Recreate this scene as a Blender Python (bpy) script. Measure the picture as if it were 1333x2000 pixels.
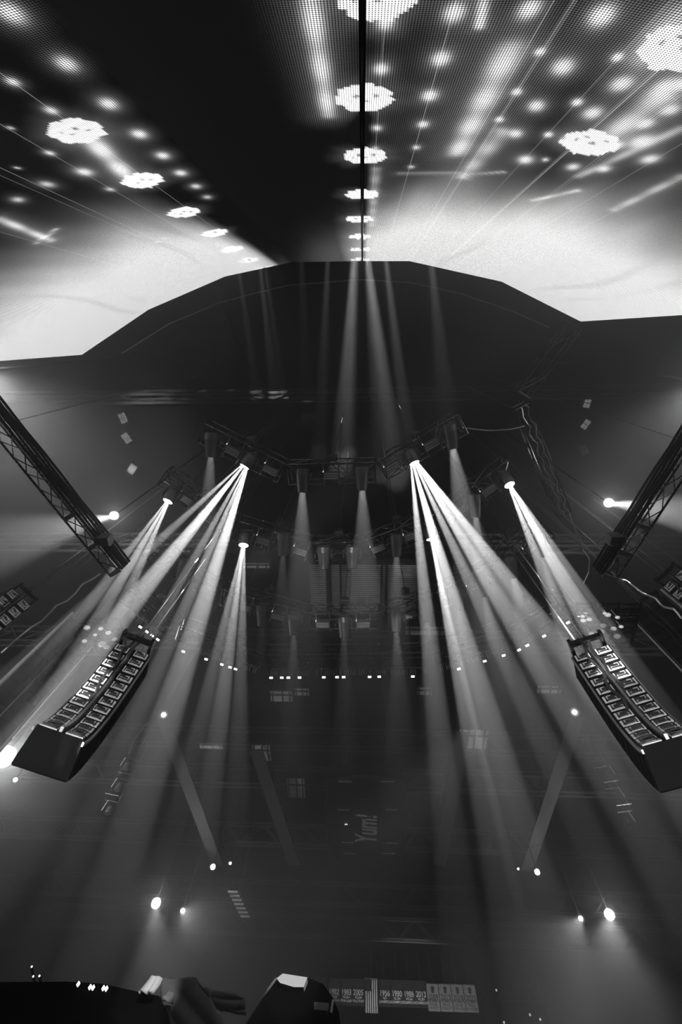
import bpy, math, random
import numpy as np
from mathutils import Vector, Matrix
random.seed(7)
sc = bpy.context.scene
for o in list(bpy.data.objects):
    bpy.data.objects.remove(o)
COL = sc.collection
V = Vector
# ------------------------------------------------------------------ camera
CAMZ = 1.2
FPX = 890.0
AL = math.atan(345 / math.hypot(FPX, 41.5))
BE = math.atan(41.5 / FPX)
d0 = V((0, math.sin(AL), math.cos(AL)))
UP = V((0, -math.cos(AL), math.sin(AL)))
X0 = V((1, 0, 0))
FW = math.cos(BE) * d0 - math.sin(BE) * X0
RT = math.cos(BE) * X0 + math.sin(BE) * d0
EYE = V((0, 0, CAMZ))
cd = bpy.data.cameras.new('camera')
cd.sensor_fit = 'VERTICAL'
cd.sensor_height = 36.0
cd.sensor_width = 24.0
cd.lens = 36.0 * FPX / 2000.0
cd.clip_end = 400
cam = bpy.data.objects.new('camera', cd)
COL.objects.link(cam)
m = Matrix((RT, UP, -FW)).transposed().to_4x4()
m.translation = EYE
cam.matrix_world = m
sc.camera = cam


def ray(px, py):
    return FW + RT * ((px - 666.5) / FPX) + UP * ((1000 - py) / FPX)


def P(px, py, h):
    """point seen at that place of the photograph, h metres above the lens"""
    d = ray(px, py)
    return EYE + d * (h / d.z)


def PY(px, py, y):
    d = ray(px, py)
    return EYE + d * (y / d.y)


# ------------------------------------------------------------------ world, view, render choices
w = bpy.data.worlds.new('World')
sc.world = w
w.use_nodes = True
w.node_tree.nodes['Background'].inputs[0].default_value = (0, 0, 0, 1)
w.node_tree.nodes['Background'].inputs[1].default_value = 0
sc.view_settings.view_transform = 'Standard'
sc.view_settings.look = 'None'
sc.view_settings.gamma = 1
sc.view_settings.exposure = 0.0
cy = sc.cycles
cy.max_bounces = 3
cy.diffuse_bounces = 1
cy.glossy_bounces = 1
cy.transmission_bounces = 0
cy.volume_bounces = 0
cy.transparent_max_bounces = 4
cy.use_denoising = True
cy.caustics_reflective = False
cy.caustics_refractive = False
HAZE = 0.014
HAZE_FAR = 0.0017
HAZE_ABSORB = 0.03  # absorption added to the haze so beams and far parts darken
BEAM = 2.6
HALO = 0.08
FLOOD = 0.10
ADDED_UPLIGHT = 1.5  # strength of the unseen spots added from below

# ------------------------------------------------------------------ materials


def mat(name, c, rough=0.5, metal=0.0, vary=0.25, scale=8.0, spec=0.5, bump=0.0):
    mt = bpy.data.materials.new(name)
    mt.use_nodes = True
    nt = mt.node_tree
    b = nt.nodes['Principled BSDF']
    b.inputs['Metallic'].default_value = metal
    b.inputs['Specular IOR Level'].default_value = spec
    tc = nt.nodes.new('ShaderNodeTexCoord')
    nz = nt.nodes.new('ShaderNodeTexNoise')
    nz.inputs['Scale'].default_value = scale
    nz.inputs['Detail'].default_value = 4
    nt.links.new(tc.outputs['Object'], nz.inputs['Vector'])
    mr = nt.nodes.new('ShaderNodeMapRange')
    mr.inputs['To Min'].default_value = max(0.02, rough - 0.12)
    mr.inputs['To Max'].default_value = min(1, rough + 0.12)
    nt.links.new(nz.outputs['Fac'], mr.inputs['Value'])
    nt.links.new(mr.outputs['Result'], b.inputs['Roughness'])
    mx = nt.nodes.new('ShaderNodeMix')
    mx.data_type = 'RGBA'
    mx.inputs[6].default_value = (c * (1 - vary), c * (1 - vary), c * (1 - vary), 1)
    mx.inputs[7].default_value = (min(1, c * (1 + vary)),) * 3 + (1,)
    nt.links.new(nz.outputs['Fac'], mx.inputs[0])
    nt.links.new(mx.outputs[2], b.inputs['Base Color'])
    if bump:
        bp = nt.nodes.new('ShaderNodeBump')
        bp.inputs['Strength'].default_value = bump
        nt.links.new(nz.outputs['Fac'], bp.inputs['Height'])
        nt.links.new(bp.outputs['Normal'], b.inputs['Normal'])
    return mt


def emis(name, s, clear=False):
    mt = bpy.data.materials.new(name)
    mt.use_nodes = True
    nt = mt.node_tree
    nt.nodes.remove(nt.nodes['Principled BSDF'])
    e = nt.nodes.new('ShaderNodeEmission')
    e.inputs['Strength'].default_value = s
    if clear:
        tr = nt.nodes.new('ShaderNodeBsdfTransparent')
        ad = nt.nodes.new('ShaderNodeAddShader')
        nt.links.new(e.outputs[0], ad.inputs[0])
        nt.links.new(tr.outputs[0], ad.inputs[1])
        nt.links.new(ad.outputs[0], nt.nodes['Material Output'].inputs['Surface'])
    else:
        nt.links.new(e.outputs[0], nt.nodes['Material Output'].inputs['Surface'])
    mt.cycles.emission_sampling = 'NONE'
    return mt


M = {
    'truss': mat('black_truss', 0.09, 0.25, 1.0),
    'black': mat('black_paint', 0.02, 0.45),
    'matte': mat('matte_black', 0.003, 0.9, spec=0.04),
    'body': mat('fixture_shell', 0.05, 0.4),
    'steel': mat('steel', 0.35, 0.35, 0.9),
    'pale': mat('pale_housing', 0.65, 0.5),
    'chrome': mat('bright_chrome', 0.85, 0.15, 1.0, vary=.05),
    'grey': mat('grey_paint', 0.25, 0.55),
    'roof': mat('roof_deck', 0.006, 0.9, scale=0.7, bump=0.3, spec=0.06),
    'wall': mat('dark_wall', 0.012, 0.9, scale=0.5, spec=0.06),
    'floor': mat('dark_floor', 0.02, 0.8),
    'steelroof': mat('roof_steel', 0.06, 0.7, spec=0.15),
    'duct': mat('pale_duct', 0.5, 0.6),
    'rear': mat('cabinet_rear', 0.6, 0.4, 0.0, vary=0.4, scale=9),
    'cab': mat('cabinet_shell', 0.008, 0.8, spec=0.08),
    'cloth': mat('grey_cloth', 0.12, 0.9, scale=60, bump=0.2),
    'white': mat('white_cloth', 0.8, 0.8, vary=0.08),
    'bandark': mat('dark_banner', 0.025, 0.9),
    'banlight': mat('pale_banner', 0.30, 0.9, vary=0.1),
    'banink': mat('banner_white', 0.75, 0.9, vary=0.05),
    'bandim': mat('banner_grey', 0.035, 0.9, vary=0.05),
    'sign': mat('sign_dark', 0.045, 0.8),
    'lens': emis('lens_glow', 5.0, True),
    'lensdim': emis('lens_soft_glow', 0.6, True),
    'bulb': emis('bulb_glow', 40.0),
    'led': emis('indicator_glow', 1.5),
    'strip': emis('batten_glow', 5.0),
    'panel': emis('lamp_panel_glow', 0.32),
    'dot': emis('dot_glow', 3.0),
}

# ------------------------------------------------------------------ mesh builder


class MB:
    def __init__(s):
        s.v = []
        s.f = []

    def add(s, vs, fs):
        n = len(s.v)
        s.v += [tuple(p) for p in vs]
        s.f += [tuple(i + n for i in f) for f in fs]
        return s

    def box(s, c, size, R=None):
        c = V(c)
        x, y, z = size[0] / 2, size[1] / 2, size[2] / 2
        vs = [V((a * x, b * y, d * z)) for d in (-1, 1) for b in (-1, 1) for a in (-1, 1)]
        if R:
            vs = [R @ p for p in vs]
        return s.add([c + p for p in vs], [(0, 2, 3, 1), (4, 5, 7, 6), (0, 1, 5, 4), (2, 6, 7, 3), (0, 4, 6, 2), (1, 3, 7, 5)])

    def tube(s, a, b, r, n=6, r2=None, caps=True):
        a, b = V(a), V(b)
        d = b - a
        if d.length < 1e-6:
            return s
        d.normalize()
        u = d.orthogonal().normalized()
        t = d.cross(u)
        r2 = r if r2 is None else r2
        vs = []
        for p, q in ((a, r), (b, r2)):
            for k in range(n):
                an = 2 * math.pi * k / n
                vs.append(p + u * (q * math.cos(an)) + t * (q * math.sin(an)))
        fs = [(k, (k + 1) % n, n + (k + 1) % n, n + k) for k in range(n)]
        if caps:
            fs += [tuple(reversed(range(n))), tuple(range(n, 2 * n))]
        return s.add(vs, fs)

    def path(s, pts, r, n=5):
        """one continuous hose through the points"""
        pts = [V(p) for p in pts]
        vs, u = [], None
        for i, p in enumerate(pts):
            d = (pts[min(i + 1, len(pts) - 1)] - pts[max(i - 1, 0)]).normalized()
            u = d.orthogonal().normalized() if u is None else (u - d * u.dot(d)).normalized()
            t = d.cross(u)
            vs += [p + u * (r * math.cos(2 * math.pi * k / n)) + t * (r * math.sin(2 * math.pi * k / n)) for k in range(n)]
        fs = [(i * n + k, i * n + (k + 1) % n, (i + 1) * n + (k + 1) % n, (i + 1) * n + k) for i in range(len(pts) - 1) for k in range(n)]
        fs += [tuple(reversed(range(n))), tuple(range(len(vs) - n, len(vs)))]
        return s.add(vs, fs)

    def lathe(s, prof, n=16, R=None, c=(0, 0, 0), closed=True):
        """profile of (radius, z) from top to bottom"""
        vs = []
        for r, z in prof:
            for k in range(n):
                an = 2 * math.pi * k / n
                p = V((r * math.cos(an), r * math.sin(an), z))
                vs.append(V(c) + (R @ p if R else p))
        fs = []
        for i in range(len(prof) - 1):
            for k in range(n):
                fs.append((i * n + k, (i + 1) * n + k, (i + 1) * n + (k + 1) % n, i * n + (k + 1) % n))
        fs.append(tuple(range(n)))
        if closed:
            fs.append(tuple(reversed(range((len(prof) - 1) * n, len(prof) * n))))
        return s.add(vs, fs)

    def ball(s, c, r, n=8, sq=(1, 1, 1)):
        prof = [(max(0.001, r * math.sin(math.pi * i / n)), r * math.cos(math.pi * i / n)) for i in range(n + 1)]
        m0 = MB().lathe(prof, n * 2)
        return s.add([V(c) + V((p[0] * sq[0], p[1] * sq[1], p[2] * sq[2])) for p in m0.v], m0.f)

    def prism(s, poly, z0, z1):
        n = len(poly)
        vs = [(p[0], p[1], z0) for p in poly] + [(p[0], p[1], z1) for p in poly]
        fs = [tuple(reversed(range(n))), tuple(range(n, 2 * n))]
        fs += [(k, (k + 1) % n, n + (k + 1) % n, n + k) for k in range(n)]
        return s.add(vs, fs)

    def build(s, name, mt, parent=None, smooth=False, bevel=0):
        me = bpy.data.meshes.new(name)
        me.from_pydata(s.v, [], s.f)
        me.materials.append(mt)
        if smooth:
            me.polygons.foreach_set('use_smooth', [True] * len(me.polygons))
        o = bpy.data.objects.new(name, me)
        COL.objects.link(o)
        if parent is not None:
            o.parent = parent
        if bevel:
            bv = o.modifiers.new('bevel', 'BEVEL')
            bv.width = bevel
            bv.segments = 2
        return o


def each(mb, name, mt, parent=None, **kw):
    """every loose piece of the builder becomes an object of its own"""
    up = list(range(len(mb.v)))

    def root(i):
        while up[i] != i:
            up[i] = up[up[i]]
            i = up[i]
        return i
    for f in mb.f:
        for q in f[1:]:
            up[root(q)] = root(f[0])
    isl = {}
    for f in mb.f:
        isl.setdefault(root(f[0]), []).append(f)
    out = []
    for fs in isl.values():
        ids = sorted({q for f in fs for q in f})
        mp_ = {q: i for i, q in enumerate(ids)}
        one = MB()
        one.v = [mb.v[q] for q in ids]
        one.f = [tuple(mp_[q] for q in f) for f in fs]
        out.append(one.build(name, mt, parent, **kw))
    return out


def tag(o, label, cat, group=None, kind=None):
    if label:
        o['label'] = label
    if cat:
        o['category'] = cat
    if group:
        o['group'] = group
    if kind:
        o['kind'] = kind
    return o


def thing(name, label, cat, loc=(0, 0, 0), R=None, group=None):
    o = bpy.data.objects.new(name, None)
    COL.objects.link(o)
    mm = (R.to_4x4() if R else Matrix.Identity(4))
    mm.translation = V(loc)
    o.matrix_world = mm
    o.empty_display_size = 0.2
    return tag(o, label, cat, group)


def struct(name, mb, mt):
    return tag(mb.build(name, mt), None, None, kind='structure')


ORD = ['first', 'second', 'third', 'fourth', 'fifth', 'sixth', 'seventh', 'eighth', 'ninth', 'tenth', 'eleventh', 'twelfth',
       'thirteenth', 'fourteenth', 'fifteenth', 'sixteenth', 'seventeenth', 'eighteenth', 'nineteenth', 'twentieth']
for _t in ('', ):
    ORD += ['twenty-' + x for x in ORD[:9]] + ['thirtieth'] + ['thirty-' + x for x in ORD[:9]]


def frame_to(d, ref=V((0, 0, 1))):
    """rotation whose -Z axis points along d"""
    z = -V(d).normalized()
    x = V(ref).cross(z)
    if x.length < 1e-4:
        x = V((1, 0, 0))
    x.normalize()
    return Matrix((x, z.cross(x), z)).transposed()


NL = 0


def spot(a, b, power, half, blend=0.35, rad=0.04, name='beam_lamp'):
    """a real lamp at a shining towards b; half = half angle in degrees"""
    ld = bpy.data.lights.new(name, 'SPOT')
    ld.energy = power
    ld.spot_size = math.radians(2 * half)
    ld.spot_blend = blend
    ld.shadow_soft_size = rad
    o = bpy.data.objects.new(name, ld)
    COL.objects.link(o)
    mm = frame_to(V(b) - V(a)).to_4x4()
    mm.translation = V(a)
    o.matrix_world = mm
    return o


def point(a, power, rad=0.05, name='lamp_light'):
    ld = bpy.data.lights.new(name, 'POINT')
    ld.energy = power
    ld.shadow_soft_size = rad
    o = bpy.data.objects.new(name, ld)
    COL.objects.link(o)
    o.location = a
    return o


# ------------------------------------------------------------------ hall lights that are not in a visible lamp: upstage wash lamps
ROOF = 29.0 + CAMZ
# ------------------------------------------------------------------ setting
XL, XR, YB, YF = -48.0, 44.0, -14.0, 84.0
struct('floor', MB().box(((XL + XR) / 2, (YB + YF) / 2, -0.1), (XR - XL + 2, YF - YB + 2, 0.2)), M['floor'])
ceil = MB().box(((XL + XR) / 2, (YB + YF) / 2, ROOF + 0.15), (XR - XL + 2, YF - YB + 2, 0.3))
struct('ceiling', ceil, M['roof'])
struct('wall_left', MB().box((XL - 0.5, (YB + YF) / 2, ROOF / 2), (1, YF - YB, ROOF)), M['wall'])
struct('wall_right', MB().box((XR + 0.5, (YB + YF) / 2, ROOF / 2), (1, YF - YB, ROOF)), M['wall'])
struct('wall_back', MB().box(((XL + XR) / 2, YF + 0.5, ROOF / 2), (XR - XL + 2, 1, ROOF)), M['wall'])
struct('wall_front', MB().box(((XL + XR) / 2, YB - 0.5, ROOF / 2), (XR - XL + 2, 1, ROOF)), M['wall'])

# haze that fills the hall
hz = MB().box(((XL + XR) / 2, (YB + YF) / 2, ROOF / 2 + 0.02), (XR - XL - 0.1, YF - YB - 0.1, ROOF - 0.1))
hm = bpy.data.materials.new('haze')
hm.use_nodes = True
nt = hm.node_tree
nt.nodes.remove(nt.nodes['Principled BSDF'])
vs_ = nt.nodes.new('ShaderNodeVolumeScatter')
vs_.inputs['Density'].default_value = HAZE
vs_.inputs['Anisotropy'].default_value = 0.58
va_ = nt.nodes.new('ShaderNodeVolumeAbsorption')
va_.inputs['Color'].default_value = (0, 0, 0, 1)
va_.inputs['Density'].default_value = HAZE_ABSORB
ad_ = nt.nodes.new('ShaderNodeAddShader')
nt.links.new(vs_.outputs[0], ad_.inputs[0])
nt.links.new(va_.outputs[0], ad_.inputs[1])
nt.links.new(ad_.outputs[0], nt.nodes['Material Output'].inputs['Volume'])
# the haze is thickest round the stage and thins out down the hall
tcv = nt.nodes.new('ShaderNodeTexCoord')
sxy = nt.nodes.new('ShaderNodeSeparateXYZ')
nt.links.new(tcv.outputs['Object'], sxy.inputs[0])
mrv = nt.nodes.new('ShaderNodeMapRange')
mrv.interpolation_type = 'SMOOTHSTEP'
mrv.inputs['From Min'].default_value = 6.0
mrv.inputs['From Max'].default_value = 22.0
mrv.inputs['To Min'].default_value = 1.0
mrv.inputs['To Max'].default_value = 0.0
nt.links.new(sxy.outputs['Y'], mrv.inputs['Value'])
mrz = nt.nodes.new('ShaderNodeMapRange')
mrz.interpolation_type = 'SMOOTHSTEP'
mrz.inputs['From Min'].default_value = 6.5
mrz.inputs['From Max'].default_value = 15.5
nt.links.new(sxy.outputs['Z'], mrz.inputs['Value'])
mlt = nt.nodes.new('ShaderNodeMath')
mlt.operation = 'MULTIPLY'
nt.links.new(mrv.outputs['Result'], mlt.inputs[0])
nt.links.new(mrz.outputs['Result'], mlt.inputs[1])
mad = nt.nodes.new('ShaderNodeMath')
mad.operation = 'MULTIPLY_ADD'
mad.inputs[1].default_value = HAZE
mad.inputs[2].default_value = HAZE_FAR
nt.links.new(mlt.outputs[0], mad.inputs[0])
nt.links.new(mad.outputs[0], vs_.inputs['Density'])
hm.cycles.homogeneous_volume = False
hm.cycles.volume_sampling = 'MULTIPLE_IMPORTANCE'
cy.volume_step_rate = 0.35
cy.volume_preview_step_rate = 0.35
ho = hz.build('haze', hm)
tag(ho, 'thin stage haze hanging in the whole hall', 'haze', kind='stuff')

# ------------------------------------------------------------------ LED wall
RIM = 15.0
rim_px = [(0, 705), (160, 693), (290, 605), (440, 540), (570, 512), (708, 510), (800, 510), (980, 550), (1135, 628), (1333, 610)]
RW = [P(x, y, RIM) for x, y in rim_px]
RW[0] = RW[1] + (RW[0] - RW[1]).normalized() * 9
RW[-1] = RW[-2] + (RW[-1] - RW[-2]).normalized() * 9
RW = [V((p.x, p.y, 0)) for p in RW]
US = [0.0]
for a, b in zip(RW[:-1], RW[1:]):
    US.append(US[-1] + (b - a).length)
GAP = 0.026


def wall_uv(px, py):
    """where the sight line meets the screen: (distance along the wall, height above the lens)"""
    d = ray(px, py)
    best = None
    for i in range(len(RW) - 1):
        a, b = RW[i], RW[i + 1]
        e = b - a
        den = d.x * e.y - d.y * e.x
        if abs(den) < 1e-9:
            continue
        t = (a.x * e.y - a.y * e.x) / den
        s = ((d.x * t - a.x) * e.x + (d.y * t - a.y) * e.y) / e.length_squared
        if t > 0 and -0.001 <= s <= 1.001 and (best is None or t < best[0]):
            best = (t, US[i] + s * e.length, d.z * t)
    if best is None:
        return None
    return best[1], best[2]


def uvs(lst):
    out = []
    for q in lst:
        r = wall_uv(q[0], q[1])
        if r and r[1] > 0:
            out.append((r[0], r[1]) + tuple(q[2:]))
    return out


def sm(a, b, x):
    t = max(0.0, min(1.0, (x - a) / (b - a)))
    return t * t * (3 - 2 * t)


discs = uvs([(712, 192, .255), (713, 305, .25), (708, 380, .25), (703, 428, .25), (703, 462, .25), (704, 487, .25), (704, 507, .25),
             (150, 257, .25), (278, 353, .25), (360, 415, .25), (420, 455, .25), (455, 487, .25), (487, 508, .25), (517, 524, .25),
             (1153, 280, .27), (1335, 95, .27), (735, -8, .25)])
spots = uvs([(20, 25, .11, 1), (130, 125, .10, 1), (212, 203, .10, 1.2), (272, 262, .10, 1.3), (318, 304, .10, 1.2), (353, 338, .1, 1.2), (383, 364, .09, 1), (405, 385, .08, .8),
             (25, 160, .06, 1), (100, 216, .07, 1), (165, 336, .12, 1.1), (92, 360, .10, .8), (97, 299, .06, 1), (20, 250, .03, 1), (34, 328, .03, 1), (215, 370, .07, .8), (35, 390, .08, .8),
             (753, 43, .085, 1.2), (745, 135, .085, 1.2), (737, 250, .07, 1), (734, 290, .06, .7), (888, 25, .10, 1.2), (862, 115, .10, 1.3), (840, 187, .10, 1.3), (827, 243, .08, 1.2), (814, 288, .06, 1), (804, 326, .05, 1),
             (1035, 18, .10, 1.2), (1176, 31, .11, 1.3), (1100, 131, .11, 1.3), (1048, 207, .10, 1.2), (1008, 261, .10, 1.0), (1215, 164, .11, 1.2), (1158, 221, .11, 1.2), (1110, 272, .1, 1),
             (1055, 101, .05, 1.4), (1010, 179, .06, 1.3), (976, 233, .06, 1.2), (1207, 112, .05, 1.4), (1128, 200, .06, 1.4), (1072, 263, .06, 1.3), (1027, 312, .12, 1.2), (1066, 312, .05, 1),
             (1261, 242, .1, 1), (1254, 277, .16, 1.1), (1120, 326, .1, 1), (1270, 311, .12, 1), (1300, 170, .12, 1.1), (1333, 165, .1, 1.1), (1206, 284, .09, 1), (1180, 330, .1, 1), (1310, 215, .1, 1)])
# upright bars of light on the screen: two points along the bar, half width, strength
bars = []
for x0, y0, x1, y1, hw, st in [(606, 0, 642, 225, .062, 1.2), (945, 5, 937, 52, .03, 1.2), (998, 95, 893, 300, .10, 1.2), (982, 258, 905, 345, .09, .7),
                               (175, 270, 250, 345, .09, 1.5), (1333, 30, 1262, 115, .11, 1.0), (1290, 190, 1190, 268, .10, 1.1), (1333, 250, 1130, 345, .05, .6), (735, 330, 727, 440, .06, .5),
                               (0, 428, 100, 470, .06, 1.2), (712, 530, 708, 180, .03, -.5), (900, 338, 780, 339, .03, .7), (985, 336, 905, 342, .03, .5), (1130, 372, 1040, 392, .04, .8), (1333, 345, 1200, 410, .06, .6), (110, 448, 70, 475, .03, .8), (330, 462, 300, 476, .02, .5)]:
    A, B = wall_uv(x0, y0), wall_uv(x1, y1)
    if A and B:
        bars.append((A, B, hw, st))
lines = sorted(q[0] for q in uvs([(840, 187), (745, 135), (1010, 179), (1128, 200), (960, 215), (1230, 190), (1290, 225), (1072, 330), (1180, 300), (1250, 330), (1310, 360), (25, 160), (97, 299), (130, 400), (60, 470), (200, 420)]))
edge = sorted(uvs([(0, 490), (60, 455), (120, 425), (200, 402), (270, 392), (340, 405), (420, 435), (480, 470), (540, 510), (590, 440), (650, 420), (705, 400), (760, 378), (830, 345), (900, 335), (1000, 345), (1100, 345), (1200, 340), (1333, 395)]))


GAIN = 0.40
CLOUD = 9.5
u_mid0, u_mid1 = wall_uv(500, 516)[0], wall_uv(650, 450)[0]
u_right = wall_uv(720, 400)[0]
u_hot = wall_uv(740, 420)[0]


def npsm(a, b, x):
    t = np.clip((x - a) / (b - a), 0, 1)
    return t * t * (3 - 2 * t)


def picture(u, h):
    """what the screen plays: u along the wall, h height, arrays"""
    g = np.zeros_like(u)
    eh = np.interp(u, [q[0] for q in edge], [q[1] for q in edge])
    k = np.interp(u, [u_mid0, u_mid0 + .9, u_mid1, u_hot], [1.0, .02, .10, 1.0])
    k = np.where((u > u_mid1) & (u < u_right), k * .75, k)
    wob = 0.5 * np.sin(u * 1.7) * np.sin(h * 0.9 + u) + 0.25 * np.sin(u * 4.1 + h * 2.0) + .2 * np.sin(u * 7.3 - h * 3.1)
    c = npsm(-0.20, 0.42, (h - eh + 0.25 * wob) / (eh + 1.0))
    g += 7.0 * c ** 2.2 * k
    # faint streaks in the cloud
    g *= 1 - 0.16 * c * npsm(.2, .95, np.sin(u * 9.3 + 1.6 * np.sin(h)) * np.sin(h * .35 + u * .3)) * npsm(.2, .9, np.sin(u * 2.1 + 2))
    g = CLOUD * np.tanh(g / CLOUD)
    g += np.where(u > u_right, 0.13 * npsm(2.5, 6.0, h) * (0.6 + 0.4 * np.sin(u * 2.3 + 1.0)) + 0.03, 0)
    for su, sh, sr, st in spots:
        q = ((u - su) ** 2 + (h - sh) ** 2 * 0.45) / (sr * sr)
        g += st * (5.0 * np.exp(-3.4 * q) + 0.5 * np.exp(-0.6 * q))
    for A, B, hw, st in bars:
        du, dh = B[0] - A[0], B[1] - A[1]
        t = np.clip(((u - A[0]) * du + (h - A[1]) * dh) / (du * du + dh * dh), 0, 1)
        q = ((u - A[0] - t * du) ** 2 + (h - A[1] - t * dh) ** 2) / (hw * hw)
        g += st * (4.2 * np.exp(-q) * (0.75 + 0.25 * np.sin(h * 11)) + 0.38 * np.exp(-0.09 * q))
    for lu in lines:
        g += np.where(np.abs(u - lu) < 0.006, .75, 0)
    for su, sh, sr in discs:
        du, dh = u - su, h - sh
        an = np.arctan2(dh, du)
        rr = np.hypot(du, dh) / (sr * (1 + 0.05 * np.sin(7 * an + su) + 0.03 * np.sin(12 * an)))
        hole = npsm(.25, .6, np.sin(9 * du / sr + 1) * np.sin(8 * dh / sr + su)) * .8 * ((dh / sr > -.45) & (dh / sr < .25) & (np.abs(du / sr) < .58))
        g = np.where(rr < 1, 9.0 * (1 - hole), g + np.where(rr < 2.2, .35 * np.clip(1 - (rr - 1) / 1.2, 0, 1) ** 2, 0))
    return np.maximum(g, 0) * GAIN


ledm = bpy.data.materials.new('led_screen')
ledm.use_nodes = True
nt = ledm.node_tree
b = nt.nodes['Principled BSDF']
b.inputs['Base Color'].default_value = (0.01, 0.01, 0.01, 1)
b.inputs['Roughness'].default_value = 0.7
at = nt.nodes.new('ShaderNodeAttribute')
at.attribute_name = 'screen_level'
uvn = nt.nodes.new('ShaderNodeUVMap')
mp = nt.nodes.new('ShaderNodeVectorMath')
mp.operation = 'MULTIPLY'
mp.inputs[1].default_value = (1 / 0.021, 1 / 0.021, 0)
fr = nt.nodes.new('ShaderNodeVectorMath')
fr.operation = 'FRACTION'
sb = nt.nodes.new('ShaderNodeVectorMath')
sb.operation = 'SUBTRACT'
sb.inputs[1].default_value = (0.5, 0.5, 0)
ln = nt.nodes.new('ShaderNodeVectorMath')
ln.operation = 'LENGTH'
mr = nt.nodes.new('ShaderNodeMapRange')
mr.interpolation_type = 'SMOOTHSTEP'
mr.inputs['From Min'].default_value = 0.16
mr.inputs['From Max'].default_value = 0.60
mr.inputs['To Min'].default_value = 1.0
mr.inputs['To Max'].default_value = 0.0
mu = nt.nodes.new('ShaderNodeMath')
mu.operation = 'MULTIPLY'
nt.links.new(uvn.outputs[0], mp.inputs[0])
nt.links.new(mp.outputs[0], fr.inputs[0])
nt.links.new(fr.outputs[0], sb.inputs[0])
nt.links.new(sb.outputs[0], ln.inputs[0])
nt.links.new(ln.outputs['Value'], mr.inputs['Value'])
nt.links.new(mr.outputs['Result'], mu.inputs[0])
nt.links.new(at.outputs['Fac'], mu.inputs[1])
b.inputs['Emission Color'].default_value = (1, 1, 1, 1)
nt.links.new(mu.outputs[0], b.inputs['Emission Strength'])
ledm.cycles.emission_sampling = 'NONE'

H0, H1, NR = 2.2, RIM, 330
rows = [1 / (1 / H0 + (1 / H1 - 1 / H0) * i / NR) for i in range(NR + 1)]


def led_facet(i, parent):
    a, b_ = RW[i].copy(), RW[i + 1].copy()
    ua, ub = US[i], US[i + 1]
    e = (b_ - a).normalized()
    if i == 4:
        b_ -= e * GAP
        ub -= GAP
    if i == 5:
        a += e * GAP
        ua += GAP
    n = max(6, int((ub - ua) / 0.028))
    cols = [ua + (ub - ua) * k / n for k in range(n + 1)]
    for lu in lines:
        if ua + .03 < lu < ub - .03:
            cols = [c for c in cols if abs(c - lu) > 0.02] + [lu - .009, lu - .003, lu + .003, lu + .009]
    cols.sort()
    vs, lv, uv = [], [], []
    hh = [-CAMZ + 0.35] + rows
    for h in hh:
        for c in cols:
            p = a + e * (c - ua)
            vs.append((p.x, p.y, h + CAMZ))
            uv.append((c, h))
    ua_ = np.array(uv)
    lv = np.where(ua_[:, 1] > H0 - .01, picture(ua_[:, 0], ua_[:, 1]), 0.0)
    nc = len(cols)
    fs = [(j * nc + k, j * nc + k + 1, (j + 1) * nc + k + 1, (j + 1) * nc + k) for j in range(len(hh) - 1) for k in range(nc - 1)]
    me = bpy.data.meshes.new('screen_panel')
    me.from_pydata(vs, [], fs)
    me.materials.append(ledm)
    at_ = me.attributes.new('screen_level', 'FLOAT', 'POINT')
    at_.data.foreach_set('value', lv)
    ul = me.uv_layers.new(name='UVMap')
    flat = []
    for lp in me.loops:
        flat += uv[lp.vertex_index]
    ul.data.foreach_set('uv', flat)
    o = bpy.data.objects.new('screen_panel', me)
    COL.objects.link(o)
    o.parent = parent
    # cabinet frame behind this facet
    nrm = V((e.y, -e.x, 0))
    if nrm.y > 0:
        nrm = -nrm
    mid = (a + b_) / 2 + nrm * 0.075
    R = Matrix((e, V((-e.y, e.x, 0)), V((0, 0, 1)))).transposed()
    fb = MB().box((mid.x, mid.y, (RIM + CAMZ) / 2), ((b_ - a).length - 0.01, 0.13, RIM + CAMZ - 0.004), R)
    fb.build('screen_frame', M['matte'], parent)


wl = thing('led_wall', 'tall curved LED video wall left of the upright seam, mostly dark with a bright cloud', 'LED wall')
for i in range(0, 5):
    led_facet(i, wl)
wr = thing('led_wall', 'tall curved LED video wall right of the upright seam, covered in spots and streaks', 'LED wall')
for i in range(5, 9):
    led_facet(i, wr)
pl = MB().tube((0, RW[5].y - 0.16, 0), (0, RW[5].y - 0.16, RIM + CAMZ), 0.012, 8)
tag(pl.build('seam_pole', M['steel']), 'thin bright pole in the gap between both LED walls', 'pole')

# curved track that runs above the rim
tr_px = [(238, 690), (330, 632), (430, 590), (560, 557), (700, 546), (800, 551), (900, 573), (1000, 607), (1075, 640)]
tk = MB().path([P(x, y, 18) for x, y in tr_px], 0.03, 6)
tag(tk.build('curved_track', M['steel']), 'thin curved track hanging above the rim of the LED wall', 'track')

# ------------------------------------------------------------------ trusses


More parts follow.
